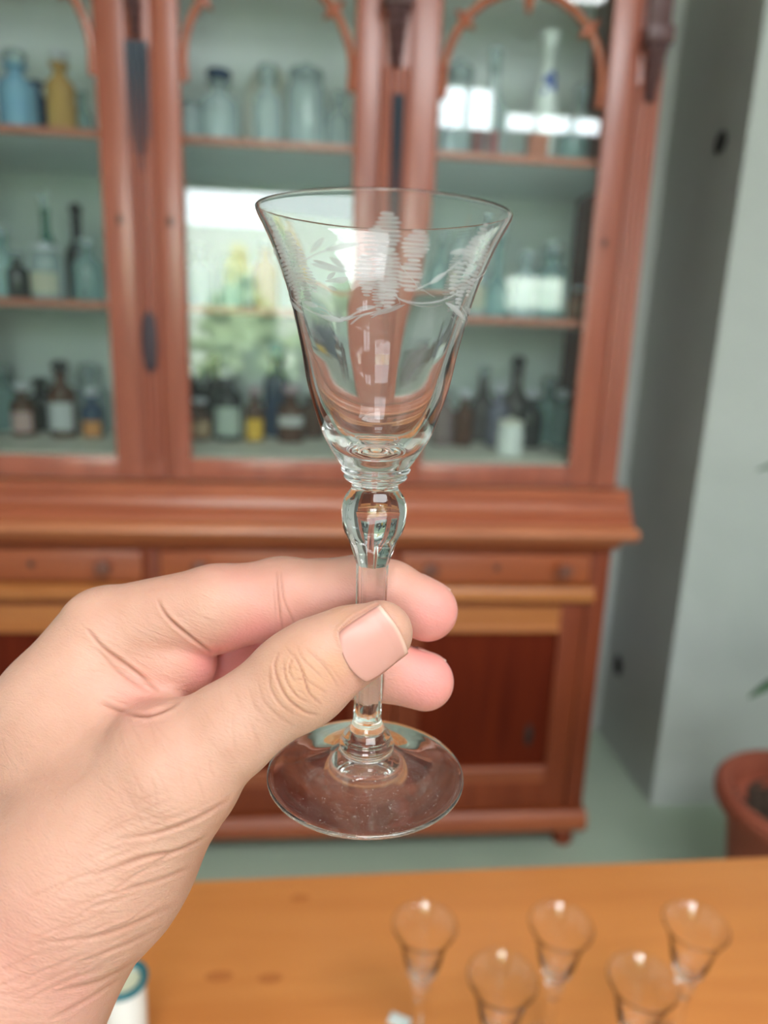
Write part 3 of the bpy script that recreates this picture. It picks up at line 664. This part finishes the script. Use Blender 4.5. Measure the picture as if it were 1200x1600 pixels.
for rot in (0, 122, -122):
    for kind, pts in VINES:
        if rot and not kind: continue
        P = catmull([(t+rot, z) for t, z in pts], 8) if kind == 'v' else None
        if kind == 'v':
            i0 = len(vines.v); n = len(P)
            for i, (t, z) in enumerate(P):
                w_ = .17*sin(pi*min(1, (i+1)/(n+1)))**.3
                t2, z2 = P[min(i+1, n-1)]; t1, z1 = P[max(i-1, 0)]
                r = R_out(z); dx, dz = radians(t2-t1)*r, z2-z1; L = sqrt(dx*dx+dz*dz)+1e-9; nx, nz_ = -dz/L*w_, dx/L*w_
                dt = math.degrees(nx/r); vines.v += [surf(t-dt, z-nz_, .03), surf(t, z, .09), surf(t+dt, z+nz_, .03)]
            for i in range(n-1):
                for j in (0, 1): vines.f.append((i0+3*i+j, i0+3*i+3+j, i0+3*i+4+j, i0+3*i+1+j))
        else:
            (t1, z1), (t2, z2) = pts; i0 = len(vines.v); n = 12
            for i in range(n+1):
                s = i/n; t, z = t1+rot+(t2-t1)*s, z1+(z2-z1)*s; r = R_out(z)
                dx, dz = radians(t2-t1)*r, z2-z1; L = sqrt(dx*dx+dz*dz); w_ = .62*sin(pi*s)**.8+.02
                nx, nz_ = -dz/L*w_, dx/L*w_; dt = math.degrees(nx/r)
                vines.v += [surf(t-dt, z-nz_, .03), surf(t, z, .03+.14*sin(pi*s)+.02), surf(t+dt, z+nz_, .03)]
            for i in range(n):
                for j in (0, 1): vines.f.append((i0+3*i+j, i0+3*i+3+j, i0+3*i+4+j, i0+3*i+1+j))
tag(grapes.build('engraved_grapes', M['frost'], hero), 'frosted wheel-cut grape clusters')
tag(vines.build('engraved_vine', M['frost'], hero), 'frosted engraved vine tendrils and leaves')

tm = glass_meshes('table_glass', 3, 64)
for (x, y, lab) in ((.101, .540, 'stemmed glass on the table, back row, leftmost, above the white tag'),
                    (.229, .534, 'stemmed glass on the table, middle of the back row of three'),
                    (.358, .529, 'stemmed glass on the table, back row, rightmost near the picture edge'),
                    (.160, .481, 'stemmed glass on the table, left one of the two in front'),
                    (.281, .473, 'stemmed glass on the table, right one of the two in front')):
    glass((x, y, .7592), tm, lab, 'clear stemmed liqueur glasses', random.uniform(0, 1))

# enamel tumbler and paper tag
t = tag(empty('enamel_tumbler', (-.1745, .545, .7603)), 'white enamel tumbler with a teal rim holding cream wax, half hidden by the wrist', 'tumbler')
MB().lathe([(.0165, 0), (.018, .002), (.0195, .096), (.0185, .096), (.0165, .006), (.001, .004)], 40).build('body', M['white'], t)
mb = MB(); mb.tube([(.0185*cos(a), .0185*sin(a), .097) for a in np.linspace(0, 2*pi, 49)], .0035, 10, False); tag(mb.build('rim', M['teal'], t), 'teal rim')
MB().lathe([(.0168, .070), (.0176, .0885), (.014, .0900), (.001, .0905)], 32).build('wax', M['candle'], t)
t = tag(MB().box(-.011, .011, -.007, .007, 0, .0006, .0002).build('paper_tag', M['white'], loc=(.087, .573, .7606)), 'small white paper tag lying on the table below the leftmost glass', 'tag'); t.rotation_euler = (0, 0, -.5)
HAND_H = 0.42
SKIN = [(.53, .275, .197), (.60, .335, .25)]

# ------------------------------------------------------------------ the hand
# hand frame: x right, y up, d away from the photographer, millimetres
def P(u, v, d): return ((u-600)/1110*d, -(v-800)/1110*d, d)
STEM_A = None
def smin(a, b, k):
    h = np.maximum(k-np.abs(a-b), 0)/k; return np.minimum(a, b)-h*h*k*.25
def seg(p, a, b, ra, rb, s=1.0):
    """tapered capsule, flattened in depth by s"""
    a = np.array(a, np.float32); b = np.array(b, np.float32); q = p-a; d = b-a
    q = q*np.array([1, 1, s], np.float32); d = d*np.array([1, 1, s], np.float32)
    t = np.clip(q@d/(d@d), 0, 1); return np.linalg.norm(q-t[:, None]*d, axis=1)-(ra+(rb-ra)*t)
def ell(p, c, r, rot=0.0):
    q = p-np.array(c, np.float32)
    if rot:
        c_, s_ = cos(rot), sin(rot); q = np.stack([q[:, 0]*c_+q[:, 1]*s_, -q[:, 0]*s_+q[:, 1]*c_, q[:, 2]], 1)
    r = np.array(r, np.float32); k0 = np.linalg.norm(q/r, axis=1); k1 = np.linalg.norm(q/(r*r), axis=1)+1e-6
    return k0*(k0-1)/k1
def chain(p, pts, k=1.5, s=1.0):
    d = None
    for (a, ra), (b, rb) in zip(pts[:-1], pts[1:]):
        e = seg(p, a, b, ra, rb, s); d = e if d is None else smin(d, e, k)
    return d
def px(r, d): return r*d/1110
THUMB = [(P(594, 989, 182.5), px(51, 182)), (P(545, 1011, 181), px(61, 181)), (P(500, 1034, 179.5), px(67, 180)), (P(463, 1063, 179), px(69, 179)), (P(350, 1147, 178), px(75, 178)), (P(268, 1205, 178), px(112, 178))]
THENAR = [(P(268, 1205, 180), px(112, 178)), (P(150, 1335, 184), px(150, 184)), (P(35, 1478, 186), px(158, 186)), (P(-60, 1720, 180), px(180, 180)), (P(-160, 2000, 176), px(190, 176))]
INDEX = [(P(667, 954, 207), px(48, 207)), (P(608, 927, 206.5), px(50, 206)), (P(560, 923, 206), px(53, 206)), (P(440, 935, 205), px(61, 205)), (P(338, 951, 201.5), px(67, 202)), (P(190, 988, 202), px(74, 202))]
MIDDLE = [(P(664, 1065, 206.5), px(45, 206)), (P(600, 1046, 207.5), px(48, 206)), (P(450, 1035, 213), px(54, 213)), (P(330, 1035, 220), px(58, 220)), (P(190, 1010, 222), px(70, 222))]
RING = [(P(230, 1150, 226), 7.2), (P(300, 1120, 232), 8.0), (P(310, 1070, 238), 8.6), (P(170, 1030, 240), 10.5)]
PINKY = [(P(220, 1170, 240), 6.4), (P(270, 1130, 248), 7.0), (P(265, 1090, 254), 7.6), (P(160, 1070, 254), 9.5)]
BACK = [(P(166, 991, 202), px(76, 202)), (P(95, 1110, 203), px(98, 203)), (P(0, 1300, 204), px(118, 203)), (P(-60, 1500, 202), px(150, 202)), (P(-130, 1740, 196), px(190, 196)), (P(-240, 2000, 190), px(210, 190))]
def hand_sdf(p):
    palm = chain(p, BACK, 4)
    palm = smin(palm, seg(p, P(170, 1010, 225), P(-20, 1420, 222), 14, 20), 6)
    palm = smin(palm, seg(p, P(170, 1050, 245), P(-20, 1440, 236), 12, 18), 8)
    palm = smin(palm, chain(p, THENAR, 6), 9)
    palm = smin(palm, ell(p, P(150, 1180, 195), (22, 26, 16), .5), 12)
    palm = smin(palm, seg(p, P(195, 1003, 203), P(272, 1033, 202.5), 12.8, 12.0), 1.6)   # pad at the root of the index finger
    palm = smin(palm, seg(p, P(130, 1070, 192), P(262, 1092, 193), 4.6, 3.6), 2.6)   # web fold
    th = chain(p, THUMB, 3, 1.22)
    nub = ell(p, P(470, 1062, 178), (12.2, 11.2, 8.8), .5); th = smin(th, nub, 5)
    a = smin(palm, th, 2.6)
    ix = smin(chain(p, INDEX, 2.5, 1.08), ell(p, P(440, 937, 205), (11, 10.4, 9.6)), 4)
    ix = smin(palm, ix, 1.6)
    md = smin(palm, chain(p, MIDDLE, 2.5, 1.05), 1.0)
    rg_ = smin(palm, chain(p, RING, 2), 2.5); pk = smin(palm, chain(p, PINKY, 2), 2.5)
    d = np.minimum(np.minimum(a, ix), np.minimum(md, np.minimum(rg_, pk)))
    d = np.maximum(d, np.maximum(np.maximum(-140-p[:, 0], -176-p[:, 1]), np.maximum(p[:, 2]-272, 149-p[:, 2])))
    # keep clear of the stem: soft flattening of the finger pads where they press on it
    return np.maximum(d, -(seg(p, ST0, ST1, 4.35, 4.35)))
def to_hand(wp):
    q = Vector(wp)-CAM; return (q.dot(RGT)*1000, q.dot(UPV)*1000, q.dot(FWD)*1000)
ST0 = to_hand((GX, GY, GZ+.018)); ST1 = to_hand((GX, GY, GZ+.066))

def surface_nets(f, lo, hi, h, B=16):
    n = [int(math.ceil((hi[i]-lo[i])/h/B))*B for i in range(3)]
    vol = np.full([m+1 for m in n], 5.0, np.float32)
    bc = np.stack(np.meshgrid(*[np.arange(m//B) for m in n], indexing='ij'), -1).reshape(-1, 3)
    ctr = np.array(lo)+(bc+.5)*B*h
    keep = np.abs(f(ctr.astype(np.float32))) < B*h*.5*1.7321*1.25+1.5
    # inside blocks must be negative
    sg = f(ctr.astype(np.float32)) < 0
    for b in bc[~keep & sg]: vol[b[0]*B:b[0]*B+B+1, b[1]*B:b[1]*B+B+1, b[2]*B:b[2]*B+B+1] = -5
    g = np.stack(np.meshgrid(*[np.arange(B+1)]*3, indexing='ij'), -1).reshape(-1, 3)
    kb = bc[keep]
    for i in range(0, len(kb), 40):
        c = kb[i:i+40]; idx = (c[:, None, :]*B+g[None]).reshape(-1, 3)
        vals = f((np.array(lo)+idx*h).astype(np.float32)); vol[idx[:, 0], idx[:, 1], idx[:, 2]] = vals
    s = vol < 0
    cnt = np.zeros([m for m in n], np.int8)
    for dx in (0, 1):
        for dy in (0, 1):
            for dz in (0, 1): cnt += s[dx:n[0]+dx, dy:n[1]+dy, dz:n[2]+dz]
    act = (cnt > 0) & (cnt < 8); cells = np.argwhere(act)
    vid = np.full(n, -1, np.int32); vid[act] = np.arange(len(cells))
    acc = np.zeros((len(cells), 3)); num = np.zeros(len(cells))
    cor = [(a, b, c) for a in (0, 1) for b in (0, 1) for c in (0, 1)]
    for a in cor:
        for ax_ in range(3):
            if a[ax_]: continue
            b = list(a); b[ax_] = 1
            va = vol[cells[:, 0]+a[0], cells[:, 1]+a[1], cells[:, 2]+a[2]]; vb = vol[cells[:, 0]+b[0], cells[:, 1]+b[1], cells[:, 2]+b[2]]
            m = (va < 0) != (vb < 0); t = np.where(m, va/np.where(m, va-vb, 1), 0)
            pt = np.array(a, float)[None]+t[:, None]*(np.array(b)-np.array(a))[None]
            acc[m] += pt[m]; num[m] += 1
    V = np.array(lo)+(cells+acc/num[:, None])*h
    Q = []
    for ax_ in range(3):
        o1, o2 = [(1, 2), (2, 0), (0, 1)][ax_]
        sl0 = [slice(1, n[i]) for i in range(3)]; sl0[ax_] = slice(0, n[ax_]); sl1 = list(sl0); sl1[ax_] = slice(1, n[ax_]+1)
        A, Bv = s[tuple(sl0)], s[tuple(sl1)]; e = np.argwhere(A != Bv); off = np.array([1, 1, 1]); off[ax_] = 0; e = e+off
        ins = s[e[:, 0], e[:, 1], e[:, 2]]
        d1 = np.zeros(3, int); d1[o1] = 1; d2 = np.zeros(3, int); d2[o2] = 1
        g4 = [vid[tuple((e-k).T)] for k in (d1*0, d1, d1+d2, d2)]
        q = np.stack(g4, 1); q[~ins] = q[~ins][:, ::-1]; Q.append(q)
    return V, np.concatenate(Q)
VH, QH = surface_nets(hand_sdf, (-142, -178, 148), (30, 2, 274), HAND_H)
def grad(p, e=.15):
    g = np.zeros((len(p), 3))
    for i in range(3):
        d = np.zeros(3, np.float32); d[i] = e; g[:, i] = (hand_sdf((p+d).astype(np.float32))-hand_sdf((p-d).astype(np.float32)))/(2*e)
    return g
for _ in range(2):
    G = grad(VH); L = np.linalg.norm(G, axis=1, keepdims=True)+1e-6; d = hand_sdf(VH.astype(np.float32))[:, None]
    VH = VH-np.clip(d/L, -.4, .4)*G/L
G = grad(VH, .3); NH = G/(np.linalg.norm(G, axis=1, keepdims=True)+1e-9)
# positions read in the plane of the thumb for the creases and the nail bed
UX = VH[:, 0]/VH[:, 2]*1110+600; UY = -VH[:, 1]/VH[:, 2]*1110+800
front = np.clip(-NH[:, 2]*2.2, 0, 1)
def poly_dist(pts):
    best = np.full(len(UX), 1e9); tt = np.zeros(len(UX)); n = len(pts)-1
    for i, (a, b) in enumerate(zip(pts[:-1], pts[1:])):
        a = np.array(a, float); b = np.array(b, float); d = b-a; t = np.clip(((UX-a[0])*d[0]+(UY-a[1])*d[1])/(d@d), 0, 1)
        e = np.hypot(UX-a[0]-t*d[0], UY-a[1]-t*d[1]); m = e < best; best[m] = e[m]; tt[m] = (i+t[m])/n
    return best, tt
disp = np.zeros(len(VH)); tone = np.zeros(len(VH))
is_thumb = VH[:, 2] < 192
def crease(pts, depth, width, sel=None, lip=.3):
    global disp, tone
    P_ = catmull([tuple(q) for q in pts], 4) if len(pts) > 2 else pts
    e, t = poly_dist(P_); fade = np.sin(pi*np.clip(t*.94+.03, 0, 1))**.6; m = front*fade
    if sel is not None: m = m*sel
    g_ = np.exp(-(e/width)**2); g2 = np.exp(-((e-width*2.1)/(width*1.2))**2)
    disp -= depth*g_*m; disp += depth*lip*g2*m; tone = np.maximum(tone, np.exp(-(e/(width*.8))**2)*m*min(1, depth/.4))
def c6(l): return [(300+x/2.727, 900+y/2.727) for x, y in l]
def c1(l): return [(x/1.579, 840+y/1.579) for x, y in l]
T = is_thumb.astype(float)
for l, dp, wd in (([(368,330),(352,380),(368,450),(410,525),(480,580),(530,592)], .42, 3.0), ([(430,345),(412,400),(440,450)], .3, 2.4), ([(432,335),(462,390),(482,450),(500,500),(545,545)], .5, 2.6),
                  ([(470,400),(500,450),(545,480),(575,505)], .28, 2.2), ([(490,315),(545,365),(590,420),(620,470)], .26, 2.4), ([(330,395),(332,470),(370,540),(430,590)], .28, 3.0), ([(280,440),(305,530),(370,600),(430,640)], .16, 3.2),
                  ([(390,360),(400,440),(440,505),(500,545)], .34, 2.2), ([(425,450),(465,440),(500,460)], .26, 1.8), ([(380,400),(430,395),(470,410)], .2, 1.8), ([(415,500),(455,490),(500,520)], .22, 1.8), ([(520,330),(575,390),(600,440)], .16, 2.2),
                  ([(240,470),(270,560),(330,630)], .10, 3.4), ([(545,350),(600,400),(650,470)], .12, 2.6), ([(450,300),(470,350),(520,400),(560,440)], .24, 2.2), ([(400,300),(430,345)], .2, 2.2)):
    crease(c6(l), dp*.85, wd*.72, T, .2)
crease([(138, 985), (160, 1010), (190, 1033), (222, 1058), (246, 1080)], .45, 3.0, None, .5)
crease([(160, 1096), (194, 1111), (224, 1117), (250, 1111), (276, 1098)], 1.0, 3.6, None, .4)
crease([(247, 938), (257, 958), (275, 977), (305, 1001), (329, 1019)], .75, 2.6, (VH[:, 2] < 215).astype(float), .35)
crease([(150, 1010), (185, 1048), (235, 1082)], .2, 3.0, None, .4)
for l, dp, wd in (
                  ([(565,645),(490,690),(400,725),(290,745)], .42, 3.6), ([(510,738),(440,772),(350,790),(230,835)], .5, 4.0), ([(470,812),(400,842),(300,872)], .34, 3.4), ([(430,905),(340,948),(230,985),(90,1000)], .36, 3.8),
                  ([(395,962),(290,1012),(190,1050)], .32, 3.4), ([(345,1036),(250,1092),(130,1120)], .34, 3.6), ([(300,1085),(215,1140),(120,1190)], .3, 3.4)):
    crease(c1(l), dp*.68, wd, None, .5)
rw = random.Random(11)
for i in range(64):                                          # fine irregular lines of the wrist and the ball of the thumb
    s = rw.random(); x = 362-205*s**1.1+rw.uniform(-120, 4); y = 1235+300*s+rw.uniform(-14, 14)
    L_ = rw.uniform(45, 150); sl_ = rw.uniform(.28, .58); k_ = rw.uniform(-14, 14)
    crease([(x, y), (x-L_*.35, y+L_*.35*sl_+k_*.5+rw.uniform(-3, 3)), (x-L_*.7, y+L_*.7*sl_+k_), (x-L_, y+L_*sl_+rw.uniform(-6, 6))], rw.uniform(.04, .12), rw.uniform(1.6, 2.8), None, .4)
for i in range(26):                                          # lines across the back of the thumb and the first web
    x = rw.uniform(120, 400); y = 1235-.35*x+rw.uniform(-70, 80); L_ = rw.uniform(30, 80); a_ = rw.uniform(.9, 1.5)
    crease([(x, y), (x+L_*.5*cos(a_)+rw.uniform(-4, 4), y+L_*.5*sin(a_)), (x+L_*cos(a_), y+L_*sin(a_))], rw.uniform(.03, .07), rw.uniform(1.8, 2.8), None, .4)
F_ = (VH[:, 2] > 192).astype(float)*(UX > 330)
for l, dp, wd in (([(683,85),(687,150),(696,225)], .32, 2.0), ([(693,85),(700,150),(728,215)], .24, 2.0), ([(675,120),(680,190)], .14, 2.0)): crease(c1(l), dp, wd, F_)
# nail bed of the thumb: corners proximal-top, distal-top, distal-bottom, proximal-bottom
NA = [np.array(q, float) for q in ((531, 990), (596, 944), (643, 1002), (561, 1052))]
def nail_uv(x, y):
    ax_ = np.array([.865, -.50]); sd = np.array([.50, .865]); c = np.array([581.5, 998.0]); q = np.stack([x-c[0], y-c[1]], -1)
    return q@ax_, q@sd
nu, nv = nail_uv(UX, UY)
HL, HW = 45.0, 42.5                                          # half length and half width of the plate
def nail_out(u, v):                                          # signed distance-like: negative inside
    hw = HW*(1-.06*(u/HL)); prox = np.maximum(-u, 0)/HL
    return np.maximum(np.abs(v)/hw+.34*prox**2*np.abs(v)/hw, np.where(u > 0, np.abs(u)/HL, (np.abs(u)/HL)**1.0+.0)+np.where(u < 0, .22*(np.abs(v)/hw)**2, .16*(np.abs(v)/hw)**2))-1
no = nail_out(nu, nv)*HW
sel = T*(NH[:, 2] < .1)*(np.hypot(UX-585, UY-996) < 90)
inside = np.clip(-no/4, 0, 1); ring = np.exp(-((no-3.5)/4.0)**2)*np.where(nu > HL*.75, .1, 1)
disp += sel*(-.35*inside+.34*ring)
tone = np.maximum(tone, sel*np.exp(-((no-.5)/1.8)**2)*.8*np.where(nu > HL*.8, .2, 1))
VH2 = VH+NH*disp[:, None]
# skin tone masks
def blob(u, v, r): return np.exp(-((UX-u)**2+(UY-v)**2)/(r*r))
deep = np.clip((VH[:, 2]-189)/7, 0, 1); deep = deep*deep*(3-2*deep); shal = 1-deep
wr = np.clip((430-UX)/160, 0, 1)*np.clip((VH[:, 2]*0+1), 0, 1)
pink = np.clip(deep*(.95*blob(690, 965, 62)+1.0*blob(680, 1075, 80)+.6*blob(390, 970, 90)+.4*blob(560, 940, 70)+.9*blob(380, 1045, 80)+.45*blob(270, 1040, 80))+shal*(.35*blob(560, 1060, 50))+.45*blob(215, 1090, 45)+.35*blob(0, 1500, 130)+.3*blob(120, 1560, 50), 0, 1)
brown = np.clip(shal*(.9*blob(470, 1060, 48)+.55*blob(530, 1040, 26)+.4*blob(535, 960, 20)), 0, 1)
def world_pts(Vm):
    Vm = np.asarray(Vm)*.001
    return np.array(CAM)[None]+Vm[:, :1]*np.array(RGT)[None]+Vm[:, 1:2]*np.array(UPV)[None]+Vm[:, 2:3]*np.array(FWD)[None]
HORG = Vector((-.02, .15, 1.30))
def mesh_from(name, V, Q, mat):
    me = bpy.data.meshes.new(name); me.vertices.add(len(V)); me.vertices.foreach_set('co', np.asarray(V, np.float32).ravel())
    me.loops.add(len(Q)*4); me.loops.foreach_set('vertex_index', Q.astype(np.int32).ravel())
    me.polygons.add(len(Q)); me.polygons.foreach_set('loop_start', np.arange(len(Q), dtype=np.int32)*4)
    me.polygons.foreach_set('use_smooth', np.ones(len(Q), bool)); me.materials.append(mat); me.update(calc_edges=True); me.validate(); return me
# skin
m_, nt, out = newmat('skin'); b = nt.nodes.new('ShaderNodeBsdfPrincipled')
tc = nt.nodes.new('ShaderNodeTexCoord'); at = nt.nodes.new('ShaderNodeAttribute'); at.attribute_name = 'tone'; sx = nt.nodes.new('ShaderNodeSeparateXYZ'); nt.links.new(at.outputs['Vector'], sx.inputs[0])
f1 = noise(nt, tc.outputs['Object'], 60, 4); base_c = ramp(nt, f1, [(.3, SKIN[0]), (.7, SKIN[1])])
def mixc(c, fac, col):
    q = nt.nodes.new('ShaderNodeMixRGB'); nt.links.new(fac, q.inputs['Fac']); nt.links.new(c, q.inputs[1]); q.inputs[2].default_value = (*col, 1); return q.outputs[0]
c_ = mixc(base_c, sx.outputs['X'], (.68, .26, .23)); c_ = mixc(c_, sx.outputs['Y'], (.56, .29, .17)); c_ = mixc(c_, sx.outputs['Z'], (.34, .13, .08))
nt.links.new(c_, b.inputs['Base Color']); b.inputs['Roughness'].default_value = .48; b.inputs['Specular IOR Level'].default_value = .4
b.inputs['Subsurface Weight'].default_value = .35; b.inputs['Subsurface Radius'].default_value = (1, .35, .18); b.inputs['Subsurface Scale'].default_value = .0028
mr_ = nt.nodes.new('ShaderNodeMapping'); mr_.inputs['Rotation'].default_value = (0, radians(-24), 0); nt.links.new(tc.outputs['Object'], mr_.inputs['Vector'])
mp = nt.nodes.new('ShaderNodeMapping'); mp.inputs['Scale'].default_value = (.5, 1, 1.1); nt.links.new(mr_.outputs[0], mp.inputs['Vector'])
mq = nt.nodes.new('ShaderNodeMapping'); mq.inputs['Scale'].default_value = (.16, .6, 1); nt.links.new(mr_.outputs[0], mq.inputs['Vector'])
vo = nt.nodes.new('ShaderNodeTexVoronoi'); vo.feature = 'DISTANCE_TO_EDGE'; vo.inputs['Scale'].default_value = 1100; nt.links.new(mp.outputs[0], vo.inputs['Vector'])
f2 = noise(nt, mp.outputs[0], 900, 5, .6, .65); f3 = noise(nt, mp.outputs[0], 260, 4, 1.5)
ad = nt.nodes.new('ShaderNodeMath'); ad.operation = 'MULTIPLY_ADD'; ad.inputs[1].default_value = 1.6; nt.links.new(vo.outputs['Distance'], ad.inputs[0]); nt.links.new(f2, ad.inputs[2])
ad2 = nt.nodes.new('ShaderNodeMath'); ad2.operation = 'MULTIPLY_ADD'; ad2.inputs[1].default_value = 1.6; nt.links.new(f3, ad2.inputs[0]); nt.links.new(ad.outputs[0], ad2.inputs[2])
f4 = noise(nt, mq.outputs[0], 420, 5, 1.0, .6); aw = nt.nodes.new('ShaderNodeAttribute'); aw.attribute_name = 'wrinkle'
ml = nt.nodes.new('ShaderNodeMath'); ml.operation = 'MULTIPLY'; nt.links.new(f4, ml.inputs[0]); nt.links.new(aw.outputs['Fac'], ml.inputs[1])
b0 = nt.nodes.new('ShaderNodeBump'); b0.inputs['Strength'].default_value = .5; b0.inputs['Distance'].default_value = .0008; nt.links.new(ml.outputs[0], b0.inputs['Height'])
bp = nt.nodes.new('ShaderNodeBump'); bp.inputs['Strength'].default_value = .4; bp.inputs['Distance'].default_value = .00018; nt.links.new(b0.outputs[0], bp.inputs['Normal'])
nt.links.new(ad2.outputs[0], bp.inputs['Height']); nt.links.new(bp.outputs[0], b.inputs['Normal']); nt.links.new(b.outputs[0], out.inputs[0]); M['skin'] = m_
W = world_pts(VH2)-np.array(HORG)[None]
# faces point outwards?
me = mesh_from('hand', W, QH, M['skin'])
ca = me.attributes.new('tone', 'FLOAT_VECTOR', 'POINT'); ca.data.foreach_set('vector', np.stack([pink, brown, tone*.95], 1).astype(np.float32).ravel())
cw = me.attributes.new('wrinkle', 'FLOAT', 'POINT'); cw.data.foreach_set('value', wr.astype(np.float32))
hand = bpy.data.objects.new('hand', me); COL.objects.link(hand); hand.location = HORG
tag(hand, 'bare hand reaching in from lower left, thumb and fingers pinching the engraved glass stem', 'hand')
# nails
M['nail'] = principled('nail', (.80, .47, .42), .22, Subsurface_Weight=.25, Subsurface_Scale=.002, Coat_Weight=.25)
m_, nt, out = newmat('nail_plate'); b = nt.nodes.new('ShaderNodeBsdfPrincipled'); at = nt.nodes.new('ShaderNodeAttribute'); at.attribute_name = 'tip'
q = nt.nodes.new('ShaderNodeMixRGB'); q.inputs[1].default_value = (.58, .275, .225, 1); q.inputs[2].default_value = (.68, .42, .33, 1); nt.links.new(at.outputs['Fac'], q.inputs['Fac']); nt.links.new(q.outputs[0], b.inputs['Base Color'])
b.inputs['Roughness'].default_value = .4; b.inputs['Subsurface Weight'].default_value = .2; b.inputs['Subsurface Scale'].default_value = .002; b.inputs['Subsurface Radius'].default_value = (1, .4, .3)
nt.links.new(b.outputs[0], out.inputs[0]); M['nail_plate'] = m_
def nail(name, ctr, axis, normal, hl, hw, up=.30, overhang=0.6, curve=.5, nu_=36, nv_=28, drop=2.0):
    """a curved plate following the skin: ctr on the finger's axis, hl and hw half sizes in mm"""
    ctr = np.array(ctr, float); ax_ = np.array(axis, float); ax_ /= np.linalg.norm(ax_); nn = np.array(normal, float); nn -= ax_*(nn@ax_); nn /= np.linalg.norm(nn); sd = np.cross(ax_, nn)
    uv = []
    for i in range(nu_+1):
        for j in range(nv_+1):
            a = -1+2*i/nu_; c_ = -1+2*j/nv_
            x = a*hl; lim = 1-.10*max(0, -a)**3-.03*a
            y = c_*hw*lim
            if a < 0: x = -hl*(-a)*(1-.20*c_*c_)
            else: x = hl*a*(1-.14*c_*c_)
            uv.append((x, y, a, c_))
    uv = np.array(uv); base_ = ctr+uv[:, :1]*ax_+uv[:, 1:2]*sd
    t0 = np.full(len(uv), -4.0); t1 = np.full(len(uv), 18.0); org = base_
    for _ in range(28):
        tm_ = (t0+t1)/2; ins = hand_sdf((org+tm_[:, None]*nn).astype(np.float32)) < 0; t0 = np.where(ins, tm_, t0); t1 = np.where(ins, t1, tm_)
    t = (t0+t1)/2
    # the plate keeps the arch of its middle, so it neither dives over the tip nor off the sides
    tg = t.reshape(nu_+1, nv_+1); ii = uv[:, 2].reshape(nu_+1, nv_+1); mid = tg[:, nv_//2]
    k = int(nu_*.62); sl = (mid[k]-mid[k-6])/6
    for i in range(k, nu_+1): tg[i] = np.maximum(tg[i], tg[k]+(i-k)*sl*1.3-.004*(i-k)**2*curve)
    cc = uv[:, 3].reshape(nu_+1, nv_+1); lo_ = mid[:, None]*0+tg[:, nv_//2][:, None]-drop*cc**2; tg = np.maximum(tg, lo_)
    t = tg.ravel()+up-.42*np.clip((np.abs(uv[:, 3])-.8)/.2, 0, 1)**2-.35*np.clip((-uv[:, 2]-.8)/.2, 0, 1)**2
    V = base_+t[:, None]*nn; Q = []
    for i in range(nu_):
        for j in range(nv_): q = i*(nv_+1)+j; Q.append((q, q+1, q+nv_+2, q+nv_+1))
    Q = np.array(Q); Wn = world_pts(V)-np.array(HORG)[None]
    me = mesh_from(name, Wn, Q, M['nail_plate']); at = me.attributes.new('tip', 'FLOAT', 'POINT')
    at.data.foreach_set('value', np.clip((uv[:, 2]-.87+.05*uv[:, 3]**2)/.05, 0, 1).astype(np.float32)*.85)
    o = bpy.data.objects.new(name, me); COL.objects.link(o); o.parent = hand
    s_ = o.modifiers.new('thick', 'SOLIDIFY'); s_.thickness = .00045; s_.offset = 0
    return o
tag(nail('thumb_nail', P(581, 998, 182), (.865, .50, .02), (.02, -.06, -1), 7.3, 7.3), 'pale pink short thumbnail')
nail('index_fingernail', np.array(P(662, 948, 207)), (.86, -.46, .1), (.50, .66, .72), 5.6, 5.0, up=.12)
nail('middle_fingernail', np.array(P(660, 1058, 206.5)), (.88, -.40, .1), (.50, .64, .75), 5.2, 4.6, up=.12)
